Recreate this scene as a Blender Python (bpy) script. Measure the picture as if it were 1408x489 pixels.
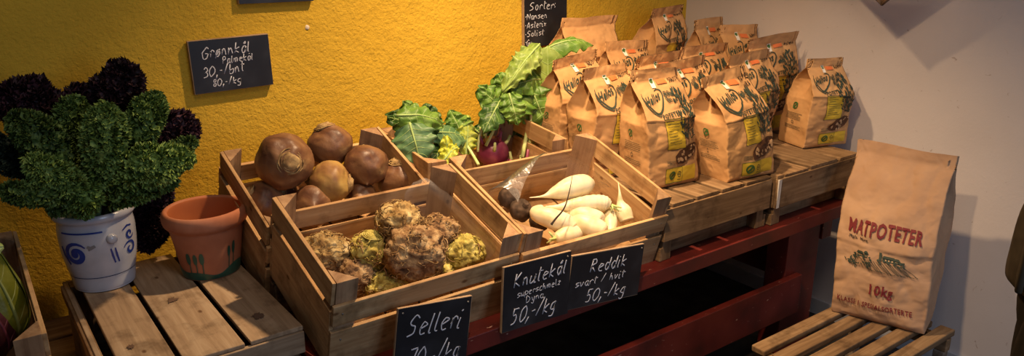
import bpy, bmesh, math, random
from math import sin, cos, pi, radians, sqrt, atan2, exp
from mathutils import Vector, Matrix, noise, Euler
C = bpy.context.scene.collection
SC = bpy.context.scene
for o in list(bpy.data.objects): bpy.data.objects.remove(o)

# ------------------------------------------------------------------ camera
cd = bpy.data.cameras.new('camera'); cam = bpy.data.objects.new('camera', cd); C.objects.link(cam)
cd.sensor_width = 36; cd.lens = 1065 / 1408 * 36; cd.clip_start = .02
cam.location = (0, -1.9, 1.258)
cam.rotation_euler = (radians(90 - 17.4), 0, radians(-36.7))
SC.camera = cam
# ------------------------------------------------------------------ light
SC.view_settings.view_transform = 'Standard'; SC.view_settings.look = 'None'
SC.view_settings.exposure = 0.0; SC.view_settings.gamma = 1
w = bpy.data.worlds.new('world'); SC.world = w; w.use_nodes = True
w.node_tree.nodes['Background'].inputs[0].default_value = (.55, .62, .80, 1)
w.node_tree.nodes['Background'].inputs[1].default_value = .075

def light(name, kind, loc, target, energy, col, size=.1, spot=None, blend=.6):
    l = bpy.data.lights.new(name, kind); l.energy = energy; l.color = col
    if kind == 'AREA': l.size = size
    else: l.shadow_soft_size = size
    if spot: l.spot_size = radians(spot); l.spot_blend = blend
    o = bpy.data.objects.new(name, l); C.objects.link(o); o.location = loc
    o.rotation_euler = (Vector(target) - Vector(loc)).to_track_quat('-Z', 'Y').to_euler()
    return o
light('ceiling_spot', 'SPOT', (1.15, -.50, 1.95), (1.20, -.50, .6), 140, (1, .69, .40), .03, 108, .9)
light('shop_spot', 'SPOT', (.60, -1.12, 1.90), (1.48, -.55, .65), 76, (1, .68, .39), .03, 74, 1.0)
light('room_lamp', 'AREA', (.35, -1.6, 2.3), (.9, -.3, .5), 6, (1, .80, .62), .5)
light('window_daylight', 'AREA', (1.1, -3.4, 1.5), (2.2, -1.0, .5), 20, (.55, .70, 1), 1.2)

# ------------------------------------------------------------------ helpers
def tag(o, label=None, cat=None, group=None, kind=None):
    if label: o['label'] = label
    if cat: o['category'] = cat
    if group: o['group'] = group
    if kind: o['kind'] = kind
    return o

def empty(name, loc, rot=(0, 0, 0)):
    o = bpy.data.objects.new(name, None); C.objects.link(o); o.location = loc; o.rotation_euler = rot
    o.empty_display_size = .05
    return o

class MB:
    def __init__(s): s.v = []; s.f = []; s.m = []; s.mats = []
    def mi(s, mat):
        if mat not in s.mats: s.mats.append(mat)
        return s.mats.index(mat)
    def add(s, vs, fs, mat):
        b = len(s.v); s.v += [tuple(p) for p in vs]; k = s.mi(mat)
        for f in fs: s.f.append(tuple(b + i for i in f)); s.m.append(k)
    def box(s, x0, x1, y0, y1, z0, z1, mat, j=0.0, rnd=random):
        vs = [(x + rnd.uniform(-j, j), y + rnd.uniform(-j, j), z + rnd.uniform(-j, j)) for z in (z0, z1) for y in (y0, y1) for x in (x0, x1)]
        s.add(vs, [(0, 2, 3, 1), (4, 5, 7, 6), (0, 1, 5, 4), (2, 6, 7, 3), (0, 4, 6, 2), (1, 3, 7, 5)], mat)
    def prism(s, poly, z0, z1, mat):
        n = len(poly); vs = [(x, y, z0) for x, y in poly] + [(x, y, z1) for x, y in poly]
        s.add(vs, [tuple(range(n))[::-1], tuple(range(n, 2 * n))] + [(i, (i + 1) % n, n + (i + 1) % n, n + i) for i in range(n)], mat)
    def tube(s, pts, rad, mat, n=7, cap=True):
        pts = [Vector(p) for p in pts]; m = len(pts)
        if not hasattr(rad, '__len__'): rad = [rad] * m
        rings = []; u = Vector((.13, .21, 1))
        for i in range(m):
            t = (pts[min(i + 1, m - 1)] - pts[max(i - 1, 0)]).normalized()
            a = u - t * u.dot(t)
            if a.length < 1e-3: a = Vector((1, 0, 0)) - t * t.x
            a.normalize(); u = a; b = t.cross(a)
            rings.append([pts[i] + (a * cos(2 * pi * k / n) + b * sin(2 * pi * k / n)) * rad[i] for k in range(n)])
        vs = [p for r in rings for p in r]
        fs = [(i * n + k, i * n + (k + 1) % n, (i + 1) * n + (k + 1) % n, (i + 1) * n + k) for i in range(m - 1) for k in range(n)]
        if cap: fs += [tuple(range(n))[::-1], tuple((m - 1) * n + k for k in range(n))]
        s.add(vs, fs, mat)
    def grid(s, fn, nu, nv, mat, cu=False):
        vs = [fn(i / nu, j / nv) for j in range(nv + 1) for i in range(nu if cu else nu + 1)]
        k = nu if cu else nu + 1
        fs = [(j * k + i, j * k + (i + 1) % k, (j + 1) * k + (i + 1) % k, (j + 1) * k + i) for j in range(nv) for i in range(nu)]
        s.add(vs, fs, mat)
    def build(s, name, parent=None, smooth=True, bevel=0, solid=0, angle=None, sub=0):
        me = bpy.data.meshes.new(name); me.from_pydata(s.v, [], s.f)
        for m in s.mats: me.materials.append(m)
        me.polygons.foreach_set('material_index', s.m)
        me.polygons.foreach_set('use_smooth', [smooth] * len(s.f)); me.update()
        o = bpy.data.objects.new(name, me); C.objects.link(o)
        if parent: o.parent = parent
        if bevel:
            b = o.modifiers.new('bevel', 'BEVEL'); b.width = bevel; b.segments = 2; b.limit_method = 'ANGLE'
        if solid:
            b = o.modifiers.new('solid', 'SOLIDIFY'); b.thickness = solid; b.offset = 0
        if sub:
            b = o.modifiers.new('sub', 'SUBSURF'); b.levels = sub; b.render_levels = sub
        return o

# ------------------------------------------------------------------ materials
def mat(name, rough=.6, spec=.3):
    m = bpy.data.materials.new(name); m.use_nodes = True; nt = m.node_tree
    b = nt.nodes['Principled BSDF']; b.inputs['Roughness'].default_value = rough
    b.inputs['Specular IOR Level'].default_value = spec
    return m, nt, b
def N(nt, t, **kw):
    n = nt.nodes.new(t)
    for k, v in kw.items():
        if k in n.inputs: n.inputs[k].default_value = v
        else: setattr(n, k, v)
    return n
def ramp(nt, stops):
    r = nt.nodes.new('ShaderNodeValToRGB'); e = r.color_ramp.elements
    while len(e) < len(stops): e.new(.5)
    for i, (p, c) in enumerate(stops): e[i].position = p; e[i].color = (*c, 1)
    return r
def mapping(nt, scale, coord='Object'):
    tc = nt.nodes.new('ShaderNodeTexCoord'); mp = nt.nodes.new('ShaderNodeMapping'); mp.inputs['Scale'].default_value = scale
    nt.links.new(tc.outputs[coord], mp.inputs['Vector']); return mp
def addbump(nt, b, h, strength, dist):
    bp = N(nt, 'ShaderNodeBump', Strength=strength, Distance=dist); nt.links.new(h, bp.inputs['Height']); nt.links.new(bp.outputs[0], b.inputs['Normal']); return bp
def flat(name, col, rough=.6, spec=.3, metal=0):
    m, nt, b = mat(name, rough, spec); b.inputs['Base Color'].default_value = (*col, 1); b.inputs['Metallic'].default_value = metal; return m
def noisy(name, cols, scale=(20, 20, 20), detail=5, rough=.6, spec=.3, bump=.3, bdist=.003, bscale=None, dist=0, sss=0):
    m, nt, b = mat(name, rough, spec); mp = mapping(nt, scale)
    n = N(nt, 'ShaderNodeTexNoise', Scale=1.0, Detail=detail, Distortion=dist); nt.links.new(mp.outputs[0], n.inputs['Vector'])
    k = len(cols); r = ramp(nt, [(.28 + .44 * i / (k - 1), c) for i, c in enumerate(cols)])
    nt.links.new(n.outputs['Fac'], r.inputs[0]); nt.links.new(r.outputs[0], b.inputs['Base Color'])
    if bump:
        h = n
        if bscale:
            mp2 = mapping(nt, bscale); h = N(nt, 'ShaderNodeTexNoise', Scale=1.0, Detail=4); nt.links.new(mp2.outputs[0], h.inputs['Vector'])
        addbump(nt, b, h.outputs['Fac'], bump, bdist)
    if sss:
        b.inputs['Subsurface Weight'].default_value = sss; b.inputs['Subsurface Radius'].default_value = (.02, .012, .006); b.inputs['Subsurface Scale'].default_value = .3
    return m
def wood(name, axis, dark, mid, light_, stain=.5, rough=.75):
    m, nt, b = mat(name, rough, .2)
    sc = [55, 55, 55]; sc[axis] = 3.2
    oi = nt.nodes.new('ShaderNodeObjectInfo')
    mp = mapping(nt, tuple(sc)); 
    ad = N(nt, 'ShaderNodeVectorMath', operation='ADD'); sc2 = N(nt, 'ShaderNodeMath', operation='MULTIPLY'); sc2.inputs[1].default_value = 40
    nt.links.new(oi.outputs['Random'], sc2.inputs[0]); nt.links.new(mp.outputs[0], ad.inputs[0]); nt.links.new(sc2.outputs[0], ad.inputs[1])
    n = N(nt, 'ShaderNodeTexNoise', Scale=1.0, Detail=6, Distortion=.6, Roughness=.65); nt.links.new(ad.outputs[0], n.inputs['Vector'])
    r = ramp(nt, [(.28, dark), (.5, mid), (.72, light_)]); nt.links.new(n.outputs['Fac'], r.inputs[0])
    # blotches and dirt
    mp2 = mapping(nt, (14, 14, 14)); ad2 = N(nt, 'ShaderNodeVectorMath', operation='ADD'); nt.links.new(mp2.outputs[0], ad2.inputs[0]); nt.links.new(sc2.outputs[0], ad2.inputs[1])
    n2 = N(nt, 'ShaderNodeTexNoise', Scale=1.0, Detail=5, Roughness=.6); nt.links.new(ad2.outputs[0], n2.inputs['Vector'])
    r2 = ramp(nt, [(.3, (1 - stain, 1 - stain * 1.05, 1 - stain * 1.1)), (.5, (1, 1, 1)), (1, (1, 1, 1))]); nt.links.new(n2.outputs['Fac'], r2.inputs[0])
    mx = N(nt, 'ShaderNodeMix', data_type='RGBA', blend_type='MULTIPLY'); mx.inputs['Factor'].default_value = 1
    nt.links.new(r.outputs[0], mx.inputs[6]); nt.links.new(r2.outputs[0], mx.inputs[7])
    # knots / small specks
    vo = N(nt, 'ShaderNodeTexVoronoi', Scale=1.0); sv = [22, 22, 22]; sv[axis] = 12; mp3 = mapping(nt, tuple(sv))
    ad3 = N(nt, 'ShaderNodeVectorMath', operation='ADD'); nt.links.new(mp3.outputs[0], ad3.inputs[0]); nt.links.new(sc2.outputs[0], ad3.inputs[1]); nt.links.new(ad3.outputs[0], vo.inputs['Vector'])
    r3 = ramp(nt, [(.05, (.42, .32, .25)), (.11, (1, 1, 1)), (1, (1, 1, 1))]); nt.links.new(vo.outputs['Distance'], r3.inputs[0])
    mx2 = N(nt, 'ShaderNodeMix', data_type='RGBA', blend_type='MULTIPLY'); mx2.inputs['Factor'].default_value = 1
    nt.links.new(mx.outputs[2], mx2.inputs[6]); nt.links.new(r3.outputs[0], mx2.inputs[7])
    hv = N(nt, 'ShaderNodeHueSaturation'); mr = N(nt, 'ShaderNodeMapRange'); mr.inputs['To Min'].default_value = .78; mr.inputs['To Max'].default_value = 1.15
    nt.links.new(oi.outputs['Random'], mr.inputs['Value']); nt.links.new(mr.outputs[0], hv.inputs['Value']); nt.links.new(mx2.outputs[2], hv.inputs['Color'])
    nt.links.new(hv.outputs[0], b.inputs['Base Color'])
    addbump(nt, b, n.outputs['Fac'], .35, .0012)
    return m

PALE = ((.33, .17, .07), (.52, .31, .14), (.66, .44, .22))
WX = wood('crate_wood_x', 0, *PALE); WY = wood('crate_wood_y', 1, *PALE); WZ = wood('crate_wood_z', 2, (.22, .12, .06), (.34, .20, .105), (.44, .28, .15), .4)
OLD = ((.11, .062, .030), (.235, .140, .068), (.36, .235, .125))
OX = wood('old_wood_x', 0, *OLD); OY = wood('old_wood_y', 1, *OLD, .45); OZ = wood('old_wood_z', 2, *OLD)
GREY = ((.17, .12, .085), (.27, .20, .14), (.38, .29, .21))
GX = wood('worn_wood_x', 0, *GREY); GY = wood('worn_wood_y', 1, *GREY)
BEN = ((.19, .125, .075), (.31, .21, .125), (.42, .31, .20))
BX = wood('bench_wood_x', 0, *BEN); BY = wood('bench_wood_y', 1, *BEN, .5)
RED = noisy('red_paint', [(.055, .008, .006), (.12, .014, .010), (.16, .024, .015)], (9, 9, 9), 6, .45, .5, .25, .002)
_nt = RED.node_tree; _b = _nt.nodes['Principled BSDF']
_mp = mapping(_nt, (45, 120, 120)); _n = N(_nt, 'ShaderNodeTexNoise', Scale=1.0, Detail=6); _nt.links.new(_mp.outputs[0], _n.inputs['Vector'])
_r = ramp(_nt, [(.69, (0, 0, 0)), (.74, (1, 1, 1))]); _nt.links.new(_n.outputs['Fac'], _r.inputs[0])
_mx = N(_nt, 'ShaderNodeMix', data_type='RGBA'); _nt.links.new(_r.outputs[0], _mx.inputs[0]); _nt.links.new(_b.inputs['Base Color'].links[0].from_socket, _mx.inputs[6]); _mx.inputs[7].default_value = (.45, .25, .18, 1)
_nt.links.new(_mx.outputs[2], _b.inputs['Base Color'])

def plaster(name, cols, scale, strength, dist, specks=None):
    m, nt, b = mat(name, .8, .15)
    mp = mapping(nt, (1, 1, 1))
    n0 = N(nt, 'ShaderNodeTexNoise', Scale=3.0, Detail=6); nt.links.new(mp.outputs[0], n0.inputs['Vector'])
    r = ramp(nt, [(.3, cols[0]), (.7, cols[1])]); nt.links.new(n0.outputs['Fac'], r.inputs[0]); last = r.outputs[0]
    if specks:
        n3 = N(nt, 'ShaderNodeTexNoise', Scale=38.0, Detail=4, Distortion=1.5); nt.links.new(mp.outputs[0], n3.inputs['Vector'])
        r3 = ramp(nt, [(.70, (1, 1, 1)), (.76, specks)]); nt.links.new(n3.outputs['Fac'], r3.inputs[0])
        mx = N(nt, 'ShaderNodeMix', data_type='RGBA', blend_type='MULTIPLY'); mx.inputs[0].default_value = 1
        nt.links.new(last, mx.inputs[6]); nt.links.new(r3.outputs[0], mx.inputs[7]); last = mx.outputs[2]
    nt.links.new(last, b.inputs['Base Color'])
    n1 = N(nt, 'ShaderNodeTexNoise', Scale=scale, Detail=4, Roughness=.55, Distortion=.4); nt.links.new(mp.outputs[0], n1.inputs['Vector'])
    n2 = N(nt, 'ShaderNodeTexNoise', Scale=scale * .22, Detail=2); nt.links.new(mp.outputs[0], n2.inputs['Vector'])
    ma = N(nt, 'ShaderNodeMath', operation='MULTIPLY_ADD'); ma.inputs[1].default_value = 1.0
    nt.links.new(n2.outputs['Fac'], ma.inputs[0]); nt.links.new(n1.outputs['Fac'], ma.inputs[2])
    addbump(nt, b, ma.outputs[0], strength, dist)
    return m
YEL = plaster('yellow_plaster', ((.56, .335, .028), (.66, .41, .038)), 125, .8, .0045)
WHT = plaster('white_plaster', ((.60, .53, .48), (.66, .59, .54)), 140, .25, .002, (.7, .62, .56))
FLR = noisy('dark_concrete', [(.022, .020, .018), (.045, .040, .036), (.07, .062, .056)], (12, 12, 12), 8, .8, .2, .3, .003)

# ------------------------------------------------------------------ room
def struct(name, x0, x1, y0, y1, z0, z1, m):
    b = MB(); b.box(x0, x1, y0, y1, z0, z1, m); o = b.build(name, smooth=False); o['kind'] = 'structure'; return o
XW, YW = 2.312, .10
struct('floor', -2.2, XW, -3.2, YW, -.06, 0, FLR)
struct('wall_back', -2.2, XW, YW, YW + .1, -.06, 2.4, YEL)
struct('wall_right', XW, XW + .1, -3.2, YW + .1, -.06, 2.4, WHT)
struct('baseboard_right', XW - .012, XW - .0005, -1.3, YW - .002, .0005, .055, flat('skirting_paint', (.50, .48, .46), .5))

# ------------------------------------------------------------------ red table
t = empty('red_table', (0, -.735, 0)); tag(t, 'long low red painted wooden table carrying the vegetable crates and potato bags', 'table')
def part(name, parent, boxes, m, bevel=.002, j=0, smooth=False):
    b = MB()
    for bx in boxes: b.box(*bx, m, j=j)
    return b.build(name, parent, smooth=smooth, bevel=bevel)
part('tabletop', t, [(.475, 2.16, .022, .80, .458, .483)], RED)
part('front_rail', t, [(.475, 2.16, 0, .020, .447, .486)], RED)
part('back_rail', t, [(.475, 2.16, .76, .78, .40, .457)], RED)
for yy in (.035, .68):
    part('leg', t, [(1.90, 2.06, yy, yy + .07, 0, .437)], RED)
    part('leg', t, [(.52, .60, yy, yy + .07, 0, .437)], RED)
part('stretcher', t, [(.53, 1.955, .012, .033, .172, .296)], RED)
part('side_stretcher', t, [(1.93, 1.965, .106, .68, .272, .345)], RED)
part('crossbeam', t, [(2.065, 2.115, .03, .72, .375, .446)], RED)
part('crossbeam', t, [(.49, .515, .03, .72, .375, .446)], RED)

# left low platform
t = empty('wooden_platform', (0, -.75, 0)); tag(t, 'low platform of dark worn planks under the slatted crate and the cabbage crate', 'platform')
for k in range(7):
    y0 = .02 + k * .118
    part('plank', t, [(-.55, .462, y0, y0 + .108, .368, .386)], OX)
for xx in (-.5, -.03, .41): part('bearer', t, [(xx, xx + .04, .02, .82, .30, .367)], OY)
for xx in (-.5, .41):
    for yy in (.03, .76): part('leg', t, [(xx, xx + .04, yy, yy + .05, 0, .299)], OZ)

# ------------------------------------------------------------------ crates
def open_crate(loc, yaw, tilt, W, D, H, label, seed):
    R = random.Random(seed)
    t = empty('wooden_crate', loc, (radians(tilt), 0, radians(yaw))); tag(t, label, 'crate', 'slatted vegetable crates')
    th = .008; r = .05
    def side(x0, x1):
        part('upper_side_rail', t, [(x0, x1, .002, D - .002, H - r, H)], WY, .0012, .0012)
        part('lower_side_board', t, [(x0, x1, .002, D - .002, .0, H - r - .014)], WY, .0012, .0012)
    side(0, th); side(W - th, W)
    def end(y0, y1):
        part('upper_end_rail', t, [(.001, W - .001, y0, y1, H - 2 * r + .006, H - r + .002)], WX, .0012, .0012)
        part('lower_end_board', t, [(.001, W - .001, y0, y1, .0, H - 2 * r - .008)], WX, .0012, .0012)
    end(-th, 0); end(D, D + th)
    c = .042
    for (x, sx) in ((th + .0005, 1), (W - th - .0005, -1)):
        for (y, sy) in ((.0005, 1), (D - .0005, -1)):
            b = MB(); poly = [(x, y), (x + sx * c, y), (x, y + sy * c)]
            if sx * sy < 0: poly = poly[::-1]
            b.prism(poly, .006, H + R.uniform(-.002, .002), WZ); b.build('corner_post', t, smooth=False, bevel=.001)
    bs = []; n = 5; wd = (W - 2 * th) / n
    for k in range(n): bs.append((th + k * wd + .003, th + (k + 1) * wd - .003, .0005, D - .0005, -.0, .006))
    part('base_slats', t, bs, WY, 0)
    nh = [o for o in t.children if o.name.startswith('upper_end_rail')][0]
    b = MB()
    for x in (.02, W - .02):
        for z in (H - 1.35 * r, H - 2.6 * r):
            b.tube([(x, -th + .001, z), (x, -th - .0008, z)], .0018, NAIL, 8)
    b.build('nail_heads', nh)
    return t
NAIL = flat('nail_steel', (.25, .23, .21), .4, .5, .7)
CR = dict(cel=(.485, -.667, .484, -.4, 17.4, .415, .288, .203), rad=(.917, -.66, .484, -2.1, 17.2, .431, .322, .19),
          rut=(.478, -.352, .508, 1, 22, .40, .28, .197), koh=(.905, -.335, .538, -3, 5, .42, .29, .2))
lab = dict(cel='pale wooden slatted crate full of knobbly celery roots, tilted forward', rad='pale wooden slatted crate of white and black radishes, tilted forward',
           rut='wooden slatted crate of brown rutabagas against the yellow wall', koh='wooden slatted crate with kohlrabi and leafy greens behind the radishes')
for i, k in enumerate(CR):
    x, y, z, yaw, tilt, W, D, H = CR[k]; open_crate((x, y, z), yaw, tilt, W, D, H, lab[k], 10 + i)
open_crate((-.350, -.452, .388), 0, 12, .42, .36, .238, 'wooden crate of cabbages at the bottom left corner, black staples in its front board', 5)
def frame(k):
    x, y, z, yaw, tilt, W, D, H = CR[k]; return Matrix.Translation((x, y, z)) @ Euler((radians(tilt), 0, radians(yaw))).to_matrix().to_4x4()
# staples on the left crate's front
b = MB(); Fm = Matrix.Translation((-.350, -.452, .388)) @ Euler((radians(12), 0, 0)).to_matrix().to_4x4()
for k in range(4):
    z = .176 - k * .017
    for dx in (0,):
        pts = [(.386, -.0092, z), (.395, -.0092, z + .002), (.404, -.0092, z - .001)]
        b.tube([Fm @ Vector(p) for p in pts], .0013, flat('black_staple', (.01, .01, .01), .5), 5)
        b.tube([Fm @ Vector(p) for p in [(.386, -.0092, z + .004), (.3865, -.0092, z - .004)]], .0012, b.mats[0], 5)
        b.tube([Fm @ Vector(p) for p in [(.404, -.0092, z + .003), (.4035, -.0092, z - .005)]], .0012, b.mats[0], 5)
lc = [o for o in C.objects if o.name.startswith('wooden_crate')][-1]
o = b.build('staples'); o.parent = lc; o.matrix_parent_inverse = Fm.inverted()

def batten(name, box, label, m=OX):
    b = MB(); b.box(*box, m, j=.0005); o = b.build(name, smooth=False, bevel=.002); tag(o, label, 'batten'); return o
batten('wooden_batten', (.49, 1.33, -.405, -.36, .4835, .552), 'wooden batten under the back of the celery root and radish crates')
batten('wooden_batten', (.486, .875, -.350, -.30, .4835, .508), 'thin wooden batten under the front of the rutabaga crate')
batten('wooden_batten', (.478, .87, -.13, -.09, .4835, .596), 'tall wooden batten under the back of the rutabaga crate')
batten('wooden_batten', (.91, 1.32, -.34, -.30, .4835, .537), 'wooden batten under the front of the kohlrabi crate')
batten('wooden_batten', (.91, 1.32, -.09, -.05, .4835, .560), 'wooden batten under the back of the kohlrabi crate')
batten('wooden_batten', (-.34, .06, -.14, -.10, .3865, .444), 'wooden batten under the back of the cabbage crate')

def upturned(x0, x1, y0, y1, z0, z1, slats, label, seed, MX=OX, MY=OY, board=.085, pw=.03):
    R = random.Random(seed)
    t = empty('upturned_crate', (x0, y0, z0)); tag(t, label, 'crate', 'upturned slatted crates')
    W = x1 - x0; D = y1 - y0; H = z1 - z0; st = .009
    for a, bb in slats:
        part('slat', t, [(a - x0, bb - x0, 0, D + R.uniform(-.004, .004), H - st, H + R.uniform(-.001, .001))], MY, .0015, .0008)
    part('upper_board', t, [(0, W, -.004, .006, H - st - board, H - st - .0005)], MX, .0015, .0008)
    part('upper_board', t, [(0, W, D - .008, D, H - st - board, H - st - .0005)], MX, .0015)
    for xa in (0, W - .009): part('side_board', t, [(xa, xa + .009, .0065, D - .0085, H - st - board, H - st - .0005)], MY, .0015)
    for xa in (0, W - .009): part('side_board', t, [(xa, xa + .009, .0065, D - .0085, 0, H - st - board - .02)], MY, .0015)
    for yy in (.008, D - .040):
        for xa in (.010, W - .010 - pw): part('corner_post', t, [(xa, xa + pw, yy, yy + pw, 0, H - st - .001)], OZ, .001)
    part('lower_board', t, [(.0105, W - .0105, .0385, .047, 0, H - st - board - .008)], MX, .001)
    part('lower_board', t, [(.0105, W - .0105, D - .0075, D - .001, 0, H - st - board - .02)], MX, .001)
    return t
upturned(1.352, 1.775, -.705, -.365, .484, .633, [(1.356, 1.372), (1.38, 1.458), (1.470, 1.555), (1.567, 1.655), (1.667, 1.773)], 'upturned crate under the potato bags, left one nearest the radish crate', 1)
cr2 = upturned(1.788, 2.195, -.715, -.365, .484, .630, [(1.79, 1.815), (1.825, 1.933), (1.947, 2.079), (2.092, 2.194)], 'upturned crate under the rightmost small potato bag, white paint on its left end', 2)
b = MB(); b.box(.0, .012, -.0055, -.0045, .055, .136, flat('white_paint_drip', (.62, .58, .52)), j=.0015); b.build('paint_mark', cr2, smooth=False)
upturned(1.352, 1.775, -.355, -.095, .484, .632, [(1.355, 1.45), (1.46, 1.56), (1.57, 1.67), (1.68, 1.773)], 'upturned crate behind the front row of potato bags, near the leaves', 3)
upturned(1.788, 2.205, -.355, -.095, .484, .631, [(1.79, 1.89), (1.90, 2.0), (2.01, 2.10), (2.11, 2.203)], 'upturned crate behind the front row of potato bags, near the white wall', 4)
upturned(1.46, 2.21, -.085, .092, .484, .715, [(1.463, 1.64), (1.65, 1.83), (1.84, 2.02), (2.03, 2.207)], 'taller upturned crate against the yellow wall under the back potato bags', 6, board=.10)
be = upturned(.134, .466, -.617, -.105, .387, .558, [(.160, .245), (.254, .357), (.367, .466)], 'slatted wooden crate turned over as a bench for the jug and the terracotta pot', 7, board=.046, MX=BX, MY=BY)
part('side_strip', be, [(-.006, .012, 0, .50, .136, .158)], OY, .0015)
# damp leaf-shaped marks on the slats
STN = flat('dark_damp_stain', (.12, .07, .045), .7)
def splat(cx, cy, r, seed, n=26):
    R = random.Random(seed); b = MB(); vs = [(cx, cy, 0)]
    for k in range(n):
        a = 2 * pi * k / n; rr = r * (.55 + .45 * R.random() + (.35 if k % 4 == 0 else 0)); vs.append((cx + rr * cos(a), cy + rr * sin(a) * 1.3, 0))
    b.add(vs, [(0, 1 + k, 1 + (k + 1) % n) for k in range(n)], STN); return b
for (p, r, s) in (((0.4112, -0.5304, 0.5580), .012, 1), ((0.2966, -0.3596, 0.5580), .010, 2), ((0.1890, -0.5096, 0.5580), .007, 3)):
    b = splat(p[0] - .134, p[1] + .617, r, s); o = b.build('stain', be); o.location.z = .1722
# ------------------------------------------------------------------ writing
_tc = {}
def text2d(txt, bold=0.0, shear=0.0, space=1.0):
    key = (txt, bold, shear, space)
    if key not in _tc:
        cu = bpy.data.curves.new('t', 'FONT'); cu.body = txt; cu.size = 1; cu.offset = bold; cu.shear = shear; cu.resolution_u = 2; cu.space_character = space
        o = bpy.data.objects.new('t', cu); C.objects.link(o)
        dg = bpy.context.evaluated_depsgraph_get(); me = bpy.data.meshes.new_from_object(o.evaluated_get(dg))
        vs = [(v.co.x, v.co.y) for v in me.vertices]; fs = [tuple(p.vertices) for p in me.polygons]
        bpy.data.objects.remove(o); bpy.data.curves.remove(cu); bpy.data.meshes.remove(me)
        x0 = min(v[0] for v in vs); x1 = max(v[0] for v in vs); y0 = min(v[1] for v in vs); y1 = max(v[1] for v in vs)
        _tc[key] = ([((x - x0) / (x1 - x0), (y - y0) / (y1 - y0)) for x, y in vs], fs)
    return _tc[key]
# handwriting: width, strokes as point lists (baseline 0, x-height 4, capitals 7)
GL = {
 'G': (5, ['46 37 26 04 03 10 30 42 43 23']), 'r': (3, ['04 00', '02 14 24 33']), 'o': (4, ['14 02 10 20 32 24 14']), 'ø': (4, ['14 02 10 20 32 24 14', '0z 35']),
 'n': (4, ['04 00', '02 14 23 30']), 'k': (4, ['07 00', '34 02 30']), 'å': (4, ['34 14 02 10 20 33', '34 30', '16 27 26 16']), 'l': (2, ['07 01 10']),
 'P': (4.5, ['07 00', '07 27 35 24 03']), 'a': (4, ['34 14 02 10 20 33', '34 30 40']), 'm': (5.5, ['04 00', '02 13 24 20', '22 34 43 40']), 'e': (4, ['02 33 24 14 02 10 30']),
 '3': (4, ['06 17 27 35 24 13', '13 33 31 20 00']), '0': (4.5, ['27 05 02 10 20 42 45 27']), ',': (2, ['11 0y']), '-': (3, ['03 23']), '/': (4, ['00 38']),
 'b': (4, ['07 00', '02 13 33 31 20 00']), 't': (3, ['17 11 20', '05 35']), '8': (4, ['36 17 05 14 32 20 01 13 24 36']), 'g': (4, ['34 14 02 11 31 34', '34 3y 1x 0y']),
 'S': (5, ['46 27 05 14 33 31 10 00']), 's': (3.5, ['34 14 03 22 31 10 00']), 'N': (5, ['00 07', '07 40', '40 47']), 'A': (5, ['00 27 40', '12 32']), 'i': (1.8, ['04 00 10', '06 06']),
 'x': (4, ['04 30', '34 00']), '7': (4.5, ['07 47', '47 20']), '5': (4.5, ['37 07', '07 04', '04 24 32 20 00']), 'K': (5, ['07 00', '37 03', '03 40']), 'u': (4, ['04 01 10 32 34', '34 30 40']),
 'p': (4, ['04 0x', '03 14 33 31 10 01']), 'c': (3.5, ['34 14 02 10 30']), 'h': (4, ['07 00', '02 14 23 30']), 'z': (4, ['04 34', '34 00', '00 30']),
 'D': (5, ['07 00', '07 26 43 20 00']), 'y': (4, ['04 11 20', '34 2x 0y']), 'R': (5, ['07 00', '07 27 35 14 03', '13 40']), 'd': (4, ['33 14 02 10 20 32', '37 30']),
 'v': (4, ['04 10 34']), 'M': (6, ['00 07 23', '23 47', '47 50']), '.': (1.5, ['03 04']), 'T': (5, ['07 47', '27 20']), 'I': (2, ['07 00']), 'O': (5, ['27 05 02 10 20 42 45 27']), 'H': (5, ['07 00', '47 40', '04 44']),
 'L': (4, ['07 00 30']), 'E': (4, ['37 07 00 30', '04 24']), ':': (2, ['01 02', '04 05']), ' ': (3, [])}
_cd = {'x': -2.6, 'y': -2.0, 'z': -1.0}
def cr(pts, k=5):
    if len(pts) < 3: return pts
    P = [pts[0]] + pts + [pts[-1]]; out = []
    for i in range(1, len(P) - 2):
        a, b, c, d = P[i - 1:i + 3]
        for j in range(k):
            t = j / k; out.append(tuple(.5 * (2 * b[q] + (c[q] - a[q]) * t + (2 * a[q] - 5 * b[q] + 4 * c[q] - d[q]) * t * t + (3 * b[q] - a[q] - 3 * c[q] + d[q]) * t ** 3) for q in range(len(b))))
    out.append(tuple(pts[-1])); return out
def handwriting(txt, x, y, h, wd, R, shear=.15, sx=1.0, rise=0.0, jit=.25):
    """ribbons in a plane: list of (verts2d, faces); h = height of a capital, rise = slope of the line"""
    s = h / 7; out = []; cx = x
    for ch in txt:
        gw, strokes = GL[ch]; dy = R.uniform(-.3, .3) * s
        for st in strokes:
            pts = []
            for tok in st.split():
                px = float(tok[0]); py = _cd.get(tok[1], None); py = float(tok[1]) if py is None else py
                px += R.uniform(-jit, jit); py += R.uniform(-jit, jit); X = cx + (px * sx + py * shear) * s
                pts.append((X, y + py * s + dy + (X - x) * rise))
            if len(pts) == 2 and abs(pts[0][0] - pts[1][0]) + abs(pts[0][1] - pts[1][1]) < s * .6: pts[1] = (pts[0][0] + s * .7, pts[0][1] + s * .5)
            pts = cr(pts); vs = []; fs = []; n = len(pts)
            for i in range(n):
                a = pts[max(i - 1, 0)]; b = pts[min(i + 1, n - 1)]; dx, dy_ = b[0] - a[0], b[1] - a[1]; L = max(sqrt(dx * dx + dy_ * dy_), 1e-9)
                ww = wd * (.8 + .4 * R.random()) / 2; nx, ny = -dy_ / L * ww, dx / L * ww
                vs += [(pts[i][0] + nx, pts[i][1] + ny), (pts[i][0] - nx, pts[i][1] - ny)]
            for i in range(n - 1): fs.append((2 * i, 2 * i + 1, 2 * i + 3, 2 * i + 2))
            out.append((vs, fs))
        cx += (gw + .9) * s * sx
    return out
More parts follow.
